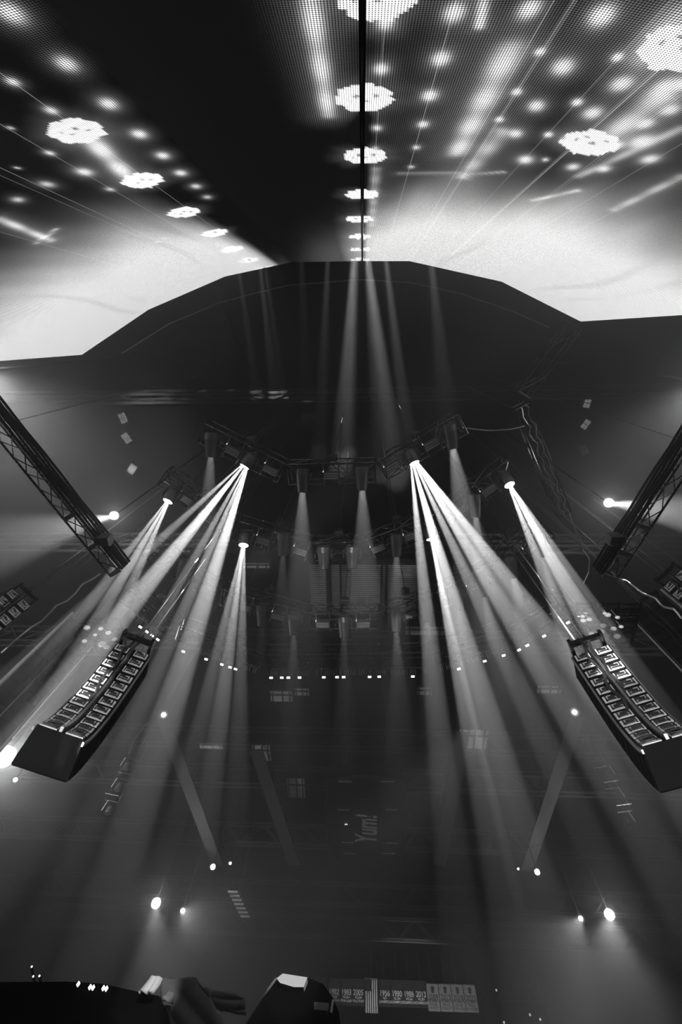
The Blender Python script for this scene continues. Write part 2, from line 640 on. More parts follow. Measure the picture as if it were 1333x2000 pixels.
def truss_mb(a, b, wd, ht, side, step=0.6, r=0.026, rw=0.014, drop=0.0):
    """box truss whose lower chord on one side runs a-b; side = direction to the other chord"""
    a, b = V(a), V(b)
    L = (b - a).length
    s = V(side).normalized() * wd
    up = V((0, 0, ht))
    mb = MB()
    for o in (V((0, 0, 0)), s, up, s + up):
        mb.tube(a + o, b + o, r, 7)
    n = max(2, int(L / step))
    for k in range(n):
        t0, t1 = a.lerp(b, k / n), a.lerp(b, (k + 1) / n)
        if k % 2:
            t0, t1 = t1, t0
        mb.tube(t0, t1 + up, rw, 5)
        mb.tube(t0 + s, t1 + s + up, rw, 5)
        mb.tube(t0, t1 + s, rw, 5)
        mb.tube(t0 + up, t1 + s + up, rw, 5)
    for k in (0, n):
        t = a.lerp(b, k / n)
        mb.tube(t, t + up, r, 6)
        mb.tube(t + s, t + s + up, r, 6)
        mb.tube(t, t + s, r, 6)
        mb.tube(t + up, t + s + up, r, 6)
    return mb


TH = 15.0
ROWS = [
    [(399, 827), (560, 908), (735, 903), (897, 809)],
    [(325, 918), (465, 1018), (612, 1061), (708, 1058), (850, 1005), (995, 898)],
    [(290, 1055), (434, 1151), (603, 1198), (742, 1197), (850, 1160), (960, 1100), (1060, 1020)],
    [(250, 1147), (350, 1221), (520, 1279), (840, 1275), (985, 1230), (1110, 1158)],
]
ROWNAME = ['first curved truss', 'second curved truss', 'third curved truss', 'outermost curved truss']
TW = 0.72
truss_pts = []
for ri, px in enumerate(ROWS):
    pts = [P(x, y, TH) for x, y in px]
    truss_pts.append(pts)
    t = thing('lighting_truss', 'black ' + ROWNAME[ri] + ' out from the LED wall, a faceted box truss hung overhead', 'truss', pts[len(pts) // 2], group='curved lighting trusses')
    inv = t.matrix_world.inverted()
    nrm = []
    for a, b in zip(pts[:-1], pts[1:]):
        e = (b - a).normalized()
        n_ = V((-e.y, e.x, 0))
        nrm.append(n_ if n_.y > 0 else -n_)
    for k, (a, b) in enumerate(zip(pts[:-1], pts[1:])):
        e = (b - a).normalized()
        mb = truss_mb(a + e * 0.03 - t.location, b - e * 0.03 - t.location, TW, 0.62, nrm[k])
        mb.build('truss_section', M['truss'], t)
    cp = MB()
    for k, (a, b) in enumerate(zip(pts[:-1], pts[1:])):
        for q in range(9):
            f_ = random.uniform(.05, .95)
            off = random.choice((V((0, 0, 0)), nrm[k] * TW, V((0, 0, .62)), nrm[k] * .4)) + V((0, 0, -.03))
            cp.ball(a.lerp(b, f_) + off - t.location, random.uniform(.02, .04), 5)
    each(cp, 'coupler', M['chrome'], t)  # mirror balls added at random for glints along the chords
    # cables tied along the top
    mb = MB()
    for k, (a, b) in enumerate(zip(pts[:-1], pts[1:])):
        for q in range(3):
            off = nrm[k] * (0.2 + 0.15 * q) + V((0, 0, 0.60))
            p0 = [a.lerp(b, j / 5) + off + V((0, 0, 0.05 * random.random())) - t.location for j in range(6)]
            mb.path(p0, 0.014, 4)
    each(mb, 'cable_bundle', M['black'], t)

# chain hoists that carry the trusses
hoist_group = 'chain hoists on the curved trusses'


def hoist_at(p, label, pale=False, group=hoist_group, top=ROOF):
    t = thing('chain_hoist', label, 'hoist', p, group=group)
    MB().box((0, 0, 0.33), (0.34, 0.22, 0.26)).build('motor_body', M['pale' if pale else 'body'], t, bevel=0.03)
    MB().lathe([(0.10, 0.56), (0.12, 0.50), (0.12, 0.46)], 12).build('chain_guide', M['steel'], t)
    MB().tube((0, 0, 0.5), (0, 0, top - p.z), 0.016, 6).build('chain', M['steel'], t)
    MB().tube((0, 0, 0.0), (0, 0, 0.22), 0.03, 8).build('hook', M['steel'], t)
    return t


for ri, pts in enumerate(truss_pts):
    cnt = 0
    segs = list(zip(pts[:-1], pts[1:]))
    for k, (a, b) in enumerate(segs):
        e = (b - a).normalized()
        n_ = V((-e.y, e.x, 0))
        n_ = n_ if n_.y > 0 else -n_
        p = a.lerp(b, 0.5) + n_ * 0.05 + V((0, 0, 0.645))
        hoist_at(p, 'black chain hoist on the %s, %s from its left end' % (ROWNAME[ri], ORD[cnt]))
        cnt += 1

# ------------------------------------------------------------------ lamp fixtures


def on_row(px, py, ri):
    """point on the row's truss closest to this sight line; returns the place of the clamp"""
    best = None
    pts = truss_pts[ri]
    q = P(px, py, TH)
    for a, b in zip(pts[:-1], pts[1:]):
        e = b - a
        t = max(0.03, min(0.97, (q - a).dot(e) / e.length_squared))
        c = a + e * t
        if best is None or (c - q).length < best[0]:
            ee = e.normalized()
            n_ = V((-ee.y, ee.x, 0))
            best = ((c - q).length, c, ee, n_ if n_.y > 0 else -n_)
    return best


PROTO = {}


def copy_tree(o, parent=None):
    c = o.copy()
    COL.objects.link(c)
    if parent is not None:
        c.parent = parent
    for ch in [x for x in o.children]:
        if not ch.name.startswith('cross_bar'):
            copy_tree(ch, c)
    return c


def make_head(kind):
    """a hanging lamp: clamp on top at the origin, yoke below, head that turns"""
    t = thing('moving_head_light', '', 'stage light')
    big = kind == 'wash'
    L, r0_, r1_ = (0.46, 0.21, 0.165) if big else (0.80, 0.235, 0.155)
    drop = 0.62 if big else 0.56
    MB().box((0, 0, -0.14), (0.40, 0.34, 0.18)).build('base', M['body'], t, bevel=0.03)
    cl = MB()
    for s in (-1, 1):
        cl.box((s * 0.12, 0, -0.02), (0.05, 0.10, 0.07))
    each(cl, 'clamp', M['steel'], t)
    yk = MB()
    yk.box((0, 0, -0.27), (2 * r0_ + 0.16, 0.16, 0.06))
    for s in (-1, 1):
        yk.box((s * (r0_ + 0.055), 0, -0.27 - (drop - 0.27) / 2 - 0.04), (0.045, 0.15, drop - 0.27 + 0.12))
    y = yk.build('yoke', M['body'], t, bevel=0.012)
    if big:
        prof = [(0.10, 0.24), (0.17, 0.20), (0.20, 0.05), (0.205, -0.08), (0.18, -0.20), (r1_ + 0.015, -0.215)]
    else:
        prof = [(0.15, 0.32), (0.225, 0.28), (0.235, 0.10), (0.20, -0.12), (r1_ + 0.01, -0.44), (r1_ + 0.012, -0.455)]
    h = MB().lathe(prof, 18, closed=False).build('head', M['body'], t, smooth=False)
    h.location = (0, 0, -drop)
    z = prof[-1][1]
    MB().lathe([(r1_, z - 0.002), (r1_, z - 0.004)], 18).build('lens', M['lens' if big else 'lensdim'], h)
    ring = MB()
    n = 18
    for k in range(n):
        a0, a1 = 2 * math.pi * k / n, 2 * math.pi * (k + 1) / n
        rr = r1_ + 0.012
        ring.tube((rr * math.cos(a0), rr * math.sin(a0), z - 0.01), (rr * math.cos(a1), rr * math.sin(a1), z - 0.01), 0.012, 5)
    ring.build('lens_ring', M['black'], h)
    MB().box((0.0, 0.175, -0.14), (0.07, 0.01, 0.03)).build('display', M['led'], t)  # small glowing tab added as a glint on the base
    t['lens_z'] = z
    return t


def place_head(kind, clamp, aim, label, group, first=[]):
    if kind not in PROTO:
        PROTO[kind] = make_head(kind)
        t = PROTO[kind]
        lz = t['lens_z']
        PROTO[kind + 'z'] = lz
        del t['lens_z']
    else:
        t = copy_tree(PROTO[kind])
    t.location = clamp
    t['label'] = label
    t['group'] = group
    drop = 0.62 if kind == 'wash' else 0.56
    aim = V(aim)
    hor = V((aim.x, aim.y, 0))
    an = math.atan2(hor.y, hor.x) - math.pi / 2
    for ch in t.children:
        nm = ch.name.split('.')[0]
        if nm == 'yoke':
            ch.rotation_euler = (0, 0, an)
        if nm == 'head':
            mm = frame_to(aim).to_4x4()
            mm.translation = V((0, 0, -drop))
            ch.matrix_local = mm
    return V(clamp) + V((0, 0, -drop)) + aim.normalized() * (-0.17 if kind == 'wash' else -0.24)


def head_clamp(px, py, aim, kind):
    """clamp position so that the lens shows at this place of the photograph"""
    drop = 0.62 if kind == 'wash' else 0.56
    lz = 0.22 if kind == 'wash' else 0.46
    h = TH - 0.02
    for _ in range(6):
        z = h - drop + V(aim).normalized().z * lz
        q = P(px, py, z)
        c = q - V(aim).normalized() * lz + V((0, 0, drop))
        h += (TH - 0.02 + CAMZ) - c.z
    return c


fix = []   # (kind, lens px, row, list of (target px, target height, power, half angle))
K = 1.0
fix += [
    ('wash', (478, 911), 0, [((-69, 1400), 9.6, .8, 1.7), ((78, 1400), 9.6, 1.9, 2.6), ((208, 1400), 9.6, .6, 1.7), ((268, 1400), 9.6, .9, 1.7), ((326, 1400), 9.6, 1.5, 2.6)]),
    ('wash', (810, 904), 0, [((855, 1400), 9.6, .9, 2.0), ((949, 1400), 9.6, 1.7, 2.5), ((1040, 1400), 9.6, .8, 1.9), ((1120, 1400), 9.6, 1.3, 2.5), ((1197, 1400), 9.6, 1.5, 2.3)]),
    ('spot', (412, 892), 0, [((398, 1150), 11, .22, 7)]),
    ('spot', (591, 961), 0, [((588, 1230), 11, .30, 7.5)]),
    ('spot', (708, 957), 0, [((716, 1230), 11, .30, 7.5)]),
    ('spot', (885, 876), 0, [((925, 1100), 11, .42, 8)]),
    ('wash', (328, 979), 1, [((60, 1330), 9.6, .35, 2.0), ((120, 1330), 9.6, .5, 2.2), ((190, 1290), 9.6, .35, 2.0)]),
    ('wash', (476, 1065), 1, [((395, 1400), 9.6, .3, 1.9), ((430, 1400), 9.6, .45, 2.1), ((468, 1400), 9.6, .25, 1.9)]),
    ('wash', (843, 1053), 1, [((930, 1480), 9.6, 1.0, 2.2)]),
    ('wash', (996, 947), 1, [((1120, 1260), 9.6, .4, 2.1), ((1180, 1270), 9.6, .9, 2.4), ((1218, 1270), 9.6, .4, 1.8)]),
    ('spot', (553, 1085), 1, [((545, 1350), 10, .08, 6)]),
    ('spot', (775, 1087), 1, [((778, 1350), 10, .16, 7)]),
    ('spot', (930, 1010), 1, [((955, 1250), 10, .32, 7)]),
    ('spot', (633, 1110), 1, [((640, 1400), 8, .02, 7)]),
    ('spot', (688, 1110), 1, [((690, 1400), 8, .02, 7)]),
    ('spot', (447, 1205), 2, [((430, 1420), 9, .10, 6)]),
    ('spot', (512, 1222), 2, [((508, 1420), 9, .03, 6)]),
    ('spot', (574, 1240), 2, [((573, 1450), 9, .10, 6.5)]),
    ('spot', (672, 1245), 2, [((674, 1450), 9, .08, 6.5)]),
    ('spot', (775, 1233), 2, [((782, 1450), 9, .16, 7)]),
    ('spot', (835, 1214), 2, [((848, 1450), 9, .16, 7)]),
    ('spot', (897, 1192), 2, [((925, 1450), 9, .16, 7)]),
    ('spot', (948, 1165), 2, [((1000, 1420), 9, .26, 7)]),
    ('spot', (1004, 1129), 2, [((1060, 1400), 9, .30, 7.5)]),
    ('spot', (1064, 1087), 2, [((1140, 1330), 9, .45, 7.5)]),
    ('spot', (352, 1135), 2, [((300, 1330), 9, .06, 6)]),
]
PW = 3.2e5 * BEAM
rowcount = {}
order = sorted(range(len(fix)), key=lambda i: (fix[i][2], fix[i][1][0]))
for i in order:
    kind, lp, ri, tg = fix[i]
    q0 = P(lp[0], lp[1], TH - 0.8)
    ends = [P(tx, ty, th) for (tx, ty), th, pw, ha in tg]
    cen = sum(ends, V((0, 0, 0))) / len(ends)
    aim = (cen - q0).normalized()
    if kind == 'spot':
        v = (q0 - EYE).normalized()
        pw, ha = tg[0][2:]
        aim = (aim - v * (aim.dot(v) - 0.04)).normalized()
        ends = [q0 + aim * 8]
    c = head_clamp(lp[0], lp[1], aim, kind)
    b_ = on_row(lp[0], lp[1] - 25, ri)
    # slide the clamp on to the truss
    side = (c - b_[1]).dot(b_[3])
    key = (ri, kind)
    rowcount[key] = rowcount.get(key, 0) + 1
    kn = 'blazing wash light' if kind == 'wash' else 'tapered spot light'
    lab = 'black %s, %s such from the left on the %s' % (kn, ORD[rowcount[key] - 1], ROWNAME[ri])
    lens = place_head(kind, c, aim, lab, 'moving lights on the curved trusses')
    # cross bar between the chords that carries the clamp
    al = b_[1] + b_[2] * (c - b_[1]).dot(b_[2])
    t = [o for o in COL.objects if o.get('label') == lab][0]
    MB().tube(al + b_[3] * min(-.02, side) - c, al + b_[3] * max(TW + .02, side) - c, 0.024, 6).build('cross_bar', M['truss'], t)
    for (e, (tp, th, pw, ha)) in zip(ends, tg):
        spot(lens, e, PW * pw * (1.0 if kind == 'wash' else 0.15), ha * (1.35 if kind == 'wash' else 1.2), 0.45 if kind == 'wash' else 0.6, 0.015)

# strobe panels between the lamps
PANEL = None
panels = [(458, 877, 0), (530, 916, 0), (648, 928, 0), (765, 905, 0), (842, 864, 0),
          (372, 962, 1), (516, 1052, 1), (588, 1071, 1), (738, 1063, 1), (803, 1041, 1), (952, 952, 1), (900, 990, 1),
          (545, 1198, 2), (632, 1216, 2), (710, 1216, 2), (800, 1195, 2), (480, 1180, 2), (920, 1130, 2), (1030, 1058, 2)]
pc = {}
for px, py, ri in sorted(panels, key=lambda q: (q[2], q[0])):
    bb = on_row(px, py, ri)
    c, e, n_ = bb[1], bb[2], bb[3]
    c = c + n_ * 0.36 + V((0, 0, -0.02))
    pc[ri] = pc.get(ri, 0) + 1
    R = Matrix((e, n_, V((0, 0, 1)))).transposed()
    if e.x < 0:
        R = Matrix((-e, -n_, V((0, 0, 1)))).transposed()
    lab = 'flat black strobe panel, %s from the left on the %s' % (ORD[pc[ri] - 1], ROWNAME[ri])
    if PANEL is None:
        t = thing('strobe_panel', lab, 'strobe light', c, R, 'strobe panels on the curved trusses')
        MB().box((0, 0, -0.17), (0.56, 0.26, 0.16)).build('housing', M['body'], t, bevel=0.015)
        fc = MB()
        for k in range(3):
            fc.box((0, -0.08 + 0.08 * k, -0.255), (0.48, 0.05, 0.012))
        each(fc, 'tube_window', M['grey'], t)
        br = MB()
        for s in (-1, 1):
            br.box((s * 0.26, 0, -0.045), (0.03, 0.80, 0.10))
        each(br, 'bracket', M['steel'], t)
        MB().box((-0.265, -0.135, -0.16), (0.03, 0.012, 0.09)).build('status_light', M['led'], t)  # glowing dot added as a glint on the housing
        PANEL = t
    else:
        t = copy_tree(PANEL)
        mm = R.to_4x4()
        mm.translation = c
        t.matrix_world = mm
        t['label'] = lab

# ------------------------------------------------------------------ battens and their lamps on the outermost truss
pts4 = truss_pts[3]
names5 = ['far left end', 'left shoulder', 'straight middle', 'right shoulder', 'far right end']
for k, (a, b) in enumerate(zip(pts4[:-1], pts4[1:])):
    e = (b - a).normalized()
    n_ = V((-e.y, e.x, 0))
    n_ = n_ if n_.y > 0 else -n_
    off = n_ * (TW + 0.02) + V((0, 0, -0.22))
    a2, b2 = a + off + e * 0.12, b + off - e * 0.12
    mid = (a2 + b2) / 2
    R = Matrix((e, n_, V((0, 0, 1)))).transposed()
    L = (b2 - a2).length
    t = thing('batten_rail', 'black rail of short hanging batten tubes on the %s of the outermost truss' % names5[k], 'light batten', mid, R, 'batten rails on the outermost truss')
    MB().box((0, 0, 0.16), (L, 0.05, 0.05)).build('rail', M['black'], t)
    fn = MB()
    n = int(L / 0.085)
    for j in range(n):
        if random.random() < 0.72:
            fn.box((-L / 2 + (j + .5) * L / n, 0, 0.0), (0.022, 0.03, 0.26))
    each(fn, 'batten_tube', M['grey'], t)
lamps = [(287, 1211), (300, 1220), (311, 1227), (323, 1234), (363, 1258), (408, 1273), (439, 1283), (455, 1289), (466, 1292),
         (528, 1308), (549, 1308), (562, 1309), (584, 1309), (632, 1311), (658, 1312), (671, 1312), (722, 1311), (741, 1309), (807, 1307), (890, 1290),
         (940, 1272), (977, 1260), (1000, 1251), (1017, 1243), (1048, 1222), (1092, 1191), (1113, 1176), (1124, 1167)]
LAMP = None
for k, (px, py) in enumerate(lamps):
    bb = on_row(px, py - 28, 3)
    p = P(px, py, TH - 0.50)
    p = p - bb[3] * ((p - bb[1]).dot(bb[3]) - TW)
    R = Matrix((bb[2], bb[3], V((0, 0, 1)))).transposed()
    lab = 'small lit batten lamp, %s from the left along the outermost truss' % ORD[k]
    if LAMP is None:
        t = thing('batten_lamp', lab, 'lamp', p, R, 'batten lamps on the outermost truss')
        MB().box((0, 0, 0.05), (0.15, 0.10, 0.10)).build('housing', M['black'], t)
        MB().box((0, 0, -0.012), (0.13, 0.08, 0.02)).build('lamp_face', M['strip'], t)
        MB().box((0, 0.035, 0.29), (0.025, 0.02, 0.42)).build('hanger', M['black'], t)
        LAMP = t
    else:
        t = copy_tree(LAMP)
        mm = R.to_4x4()
        mm.translation = p
        t.matrix_world = mm
        t['label'] = lab
    if k % 3 == 1:
        spot(p + V((0, 0, -0.04)), p + V((0.0 if abs(px - 670) < 180 else (px - 670) / 700, 1.0, -0.9)), 3000, 2.2, 0.5, 0.03)

# ------------------------------------------------------------------ shafts of light from lamps behind the LED wall
for (x0, y0), (x1, y1), pw, ha in [((690, 530), (668, 880), .55, 2.0), ((697, 530), (684, 860), .35, 1.2), ((717, 530), (740, 900), .30, 1.2), ((722, 530), (770, 900), .60, 2.1), ((757, 530), (800, 880), .26, 1.7),
                                   ((845, 535), (875, 820), .12, 2.2), ((510, 535), (535, 760), .16, 1.1), ((520, 535), (552, 760), .14, .9), ((470, 545), (500, 760), .10, 1.2), ((425, 560), (450, 760), .10, 1.2),
                                   ((385, 575), (400, 760), .07, 1.1), ((640, 525), (625, 860), .10, 1.6), ((590, 530), (600, 800), .05, 1.6), ((330, 610), (345, 760), .05, 1.0)]:
    a, b_ = P(x0, y0, 15.6), P(x1, y1, 27)
    d = (b_ - a).normalized()
    s = a - d * 2.2
    spot(s, b_, PW * pw * 1.2, ha * 1.45, 1.0, 0.05)

# ------------------------------------------------------------------ roof: trusses across, catwalks along, panels
for k, (py, hh) in enumerate([(765, 27.2), (1065, 27.2), (1260, 27.2), (1458, 27.2), (1535, 27.2), (1652, 27.2), (1765, 27.2), (1830, 27.2)]):
    p = P(708, py, hh)
    t = thing('roof_truss', 'dark steel roof truss spanning the hall, %s from the LED wall' % ORD[k], 'roof truss', p, group='roof trusses')
    truss_mb((-44, 0, 0), (42, 0, 0), 0.5, 1.74, (0, 1, 0), 1.8, 0.09, 0.045).build('truss_frame', M['steelroof'], t)


def catwalk(px0, px1, label):
    a, b_ = P(px0[0], px0[1], 25.2), P(px1[0], px1[1], 25.2)
    b_.x = a.x + (b_.x - a.x)
    e = (b_ - a)
    L = e.length
    e.normalize()
    n_ = V((-e.y, e.x, 0))
    R = Matrix((e, n_, V((0, 0, 1)))).transposed()
    t = thing('catwalk', label, 'catwalk', (a + b_) / 2, R, 'roof catwalks')
    dk = MB().box((0, 0, 0), (L, 1.0, 0.06))
    dk.build('walkway_deck', M['steelroof'], t)
    rl = MB()
    for s in (-1, 1):
        for z in (0.55, 1.1):
            rl.tube((-L / 2, s * 0.5, z), (L / 2, s * 0.5, z), 0.03, 5)
        n = int(L / 1.6)
        for k in range(n + 1):
            x = -L / 2 + L * k / n
            rl.tube((x, s * 0.5, 0), (x, s * 0.5, 1.1), 0.03, 5)
    rl.build('railing', M['steelroof'], t)
    hg = MB()
    for k in range(5):
        x = -L / 2 + L * (k + .5) / 5
        for s in (-1, 1):
            hg.tube((x, s * 0.5, 1.1), (x, s * 0.5, ROOF - t.location.z), 0.025, 5)
    each(hg, 'hanger_rod', M['steelroof'], t)


catwalk((312, 1385), (425, 1690), 'dark grey roof catwalk with railings at the left of the hall')
catwalk((500, 1465), (575, 1690), 'dark grey roof catwalk left of the scoreboard')
catwalk((905, 1430), (860, 1690), 'dark grey roof catwalk right of the scoreboard')
catwalk((1128, 1400), (1030, 1700), 'dark grey roof catwalk with railings at the right of the hall')

# slatted panel in the roof
c0, c1 = P(600, 1102, 26.0), P(815, 1203, 26.0)
t = thing('slatted_panel', 'wide slatted grey panel under the roof behind the second curved truss', 'ceiling panel', (c0 + c1) / 2)
W_, D_ = abs(c1.x - c0.x), abs(c1.y - c0.y)
sl = MB()
n = 27
for k in range(n):
    sl.box((0, -D_ / 2 + (k + .5) * D_ / n, 0), (W_, D_ / n * 0.5, 0.06))
sl.build('slat_bank', M['duct'], t)
cb = MB()
for fx, ww in ((-.31, .35), (-.20, .12), (.165, .14), (.21, .14), (-.49, .1), (.49, .1)):
    cb.box((fx * W_, 0, -0.12), (ww, D_ + .1, 0.16))
each(cb, 'cross_bar', M['black'], t)
MB().box((0, 0, 0.6), (W_ + .3, D_ + .3, 0.05)).build('backing', M['black'], t)
hg = MB()
for sx in (-1, 1):
    for sy in (-1, 1):
        hg.tube((sx * W_ * .48, sy * D_ * .48, 0), (sx * W_ * .48, sy * D_ * .48, ROOF - t.location.z), 0.03, 6)
each(hg, 'hanger_rod', M['black'], t)

# pale duct pieces, and pale boards put where light patches fall on the roof
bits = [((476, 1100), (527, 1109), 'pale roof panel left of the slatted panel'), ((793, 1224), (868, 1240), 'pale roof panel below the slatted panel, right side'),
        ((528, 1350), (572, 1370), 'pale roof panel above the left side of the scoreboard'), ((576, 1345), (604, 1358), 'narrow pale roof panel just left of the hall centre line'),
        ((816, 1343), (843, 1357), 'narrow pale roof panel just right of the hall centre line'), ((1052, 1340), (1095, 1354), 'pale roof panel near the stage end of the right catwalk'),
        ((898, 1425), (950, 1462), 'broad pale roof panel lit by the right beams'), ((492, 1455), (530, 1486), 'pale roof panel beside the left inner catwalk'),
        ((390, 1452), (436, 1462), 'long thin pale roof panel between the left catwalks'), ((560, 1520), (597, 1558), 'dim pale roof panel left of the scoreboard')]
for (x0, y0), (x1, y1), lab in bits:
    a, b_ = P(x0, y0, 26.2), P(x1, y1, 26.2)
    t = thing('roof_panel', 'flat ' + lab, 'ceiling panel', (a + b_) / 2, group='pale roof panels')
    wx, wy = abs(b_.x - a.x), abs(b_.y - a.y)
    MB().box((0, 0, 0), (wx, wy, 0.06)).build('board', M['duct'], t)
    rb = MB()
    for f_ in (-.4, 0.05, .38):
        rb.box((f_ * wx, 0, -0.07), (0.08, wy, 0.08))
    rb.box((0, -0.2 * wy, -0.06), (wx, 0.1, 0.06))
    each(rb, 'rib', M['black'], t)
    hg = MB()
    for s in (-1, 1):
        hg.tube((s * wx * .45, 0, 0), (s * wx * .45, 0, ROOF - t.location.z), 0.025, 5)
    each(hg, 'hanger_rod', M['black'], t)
# unseen uplights added at stage-floor level to brighten those boards
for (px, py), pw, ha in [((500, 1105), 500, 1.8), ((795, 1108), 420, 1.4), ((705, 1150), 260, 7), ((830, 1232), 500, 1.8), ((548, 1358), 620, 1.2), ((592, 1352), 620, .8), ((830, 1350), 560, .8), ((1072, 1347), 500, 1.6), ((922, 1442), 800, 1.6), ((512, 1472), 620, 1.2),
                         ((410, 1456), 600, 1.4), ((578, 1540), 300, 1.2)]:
    spot((-1 + random.uniform(-3, 3), -0.6, 0.5), P(px, py, 26.2), pw * 45 * ADDED_UPLIGHT, ha, 0.5, 0.03)

# small four-pane ceiling boxes; a glow is added to the panes to brighten them
for k, (px, py, rz, lab) in enumerate([(239, 817, -.25, 'upper of the three four-pane lamps by the left truss'), (246, 856, -.5, 'middle of the three four-pane lamps by the left truss'), (257, 917, .7, 'lower of the three four-pane lamps by the left truss, dim'),
                                  (1148, 787, .15, 'upper of the three four-pane lamps by the right truss'), (1145, 829, .5, 'middle of the three four-pane lamps by the right truss'), (1142, 879, -.6, 'lower of the three four-pane lamps by the right truss, dim')]):
    p = P(px, py, 27.5)
    t = thing('ceiling_lamp', 'small ' + lab, 'ceiling lamp', p, Matrix.Rotation(rz, 3, 'Z'), 'four-pane ceiling lamps')
    MB().box((0, 0, 0.06), (0.42, 0.62, 0.10)).build('housing', M['grey'], t)
    pn = MB()
    for sx in (-1, 1):
        for sy in (-1, 1):
            pn.box((sx * .095, sy * .145, 0), (0.16, 0.25, 0.02))
    each(pn, 'pane', M['panel'] if k % 3 < 2 else M['grey'], t)
    MB().tube((0, 0, 0.1), (0, 0, ROOF - p.z), 0.02, 5).build('hanger_rod', M['black'], t)

# ------------------------------------------------------------------ side trusses that cross in front of the glow
SH = 11.5
for (a_px, b_px, side, lab) in [((236, 1112), (-60, 745), 1, 'left'), ((1178, 1122), (1395, 790), -1, 'right')]:
    a, b_ = P(a_px[0], a_px[1], SH), P(b_px[0], b_px[1], SH)
    e = (b_ - a).normalized()
    n_ = V((-e.y, e.x, 0))
    n_ = n_ if n_.y > 0 else -n_
    t = thing('side_truss', 'black box truss slanting overhead at the %s, cables along one chord' % lab, 'truss', (a + b_) / 2, group='side trusses')
    truss_mb(a - t.location, b_ - t.location, 0.42, 0.42, n_, 0.5, 0.03, 0.016).build('truss_frame', M['truss'], t)
    cbm = MB()
    for k in range(6):
        off = -n_ * (0.05 + .035 * (k % 3)) + V((0, 0, 0.08 * k - .02))
        cbm.path([a.lerp(b_, j / 8) + off + V((0, 0, .02 * math.sin(j * 2 + k))) - t.location for j in range(9)], 0.035, 6)
    each(cbm, 'cable_bundle', M['matte'], t)
    hg = MB()
    for f_ in (0.1, 0.8):
        p = a.lerp(b_, f_) - t.location
        hg.tube(p + V((0, 0, .42)), V((p.x, p.y, ROOF - t.location.z)), 0.014, 5)
    each(hg, 'hanging_chain', M['steel'], t)
    # end plate and clamps
    ep = MB()
    for f_ in (0.0, 0.16, 0.33):
        p = a.lerp(b_, f_) - t.location
        ep.box(p + n_ * 0.2 + V((0, 0, -.03)), (0.12, 0.42, 0.05), Matrix((e, n_, V((0, 0, 1)))).transposed())
    each(ep, 'clamp_plate', M['steel'], t)

# truss chain at the right, from the wall rim down to the second curved truss
pp = [(1140, 640), (1032, 783), (1118, 1003)]
for k, lab in enumerate(['black box truss from the right screen corner to the elbow above the stage', 'black box truss hung with loose cable running down from the elbow at the right']):
    a, b_ = P(pp[k][0], pp[k][1], 17), P(pp[k + 1][0], pp[k + 1][1], 17)
    e = (b_ - a).normalized()
    n_ = V((-e.y, e.x, 0))
    n_ = n_ if n_.x < 0 else -n_
    t = thing('link_truss', lab, 'truss', (a + b_) / 2)
    truss_mb(a - t.location + e * .1, b_ - t.location - e * .1, 0.5, 0.5, n_, 0.7, 0.03, 0.015).build('truss_frame', M['truss'], t)
    hg = MB()
    for f_ in (0.15, 0.85):
        p = a.lerp(b_, f_) - t.location
        hg.tube(p + V((0, 0, .5)), V((p.x, p.y, ROOF - t.location.z)), 0.012, 5)
    each(hg, 'hanging_chain', M['steel'], t)
    if k == 1:
        cb = MB()
        for q in range(2):
            ptsq = []
            for j in range(22):
                f_ = j / 21
                c = a.lerp(b_, f_) - t.location + n_ * (.12 + .2 * q) + V((.06 * math.sin(j * 1.9 + q), .06 * math.cos(j * 2.3), -.05 + .05 * math.sin(j * 1.3 + q)))
                ptsq.append(c)
            cb.path(ptsq, 0.022, 5)
        each(cb, 'loose_cable', M['steel'], t)
swag = [(905, 835), (925, 838), (960, 841), (1000, 838), (1025, 832)]
tag(MB().path([P(x, y, TH + .4 + .25 * i) for i, (x, y) in enumerate(swag)], 0.025, 6).build('cable_swag', M['steel']), 'cable swag joining the first curved truss to the right link truss', 'cable')
drop_ = [(1112, 1000), (1120, 1025), (1134, 1052), (1140, 1075), (1152, 1092), (1150, 1118), (1140, 1140)]
tag(MB().path([P(x, y, 17 - .25 * i) for i, (x, y) in enumerate(drop_)], 0.03, 6).build('cable_drop', M['steel']), 'hanging cable drop below the right link truss', 'cable')

# ------------------------------------------------------------------ line arrays


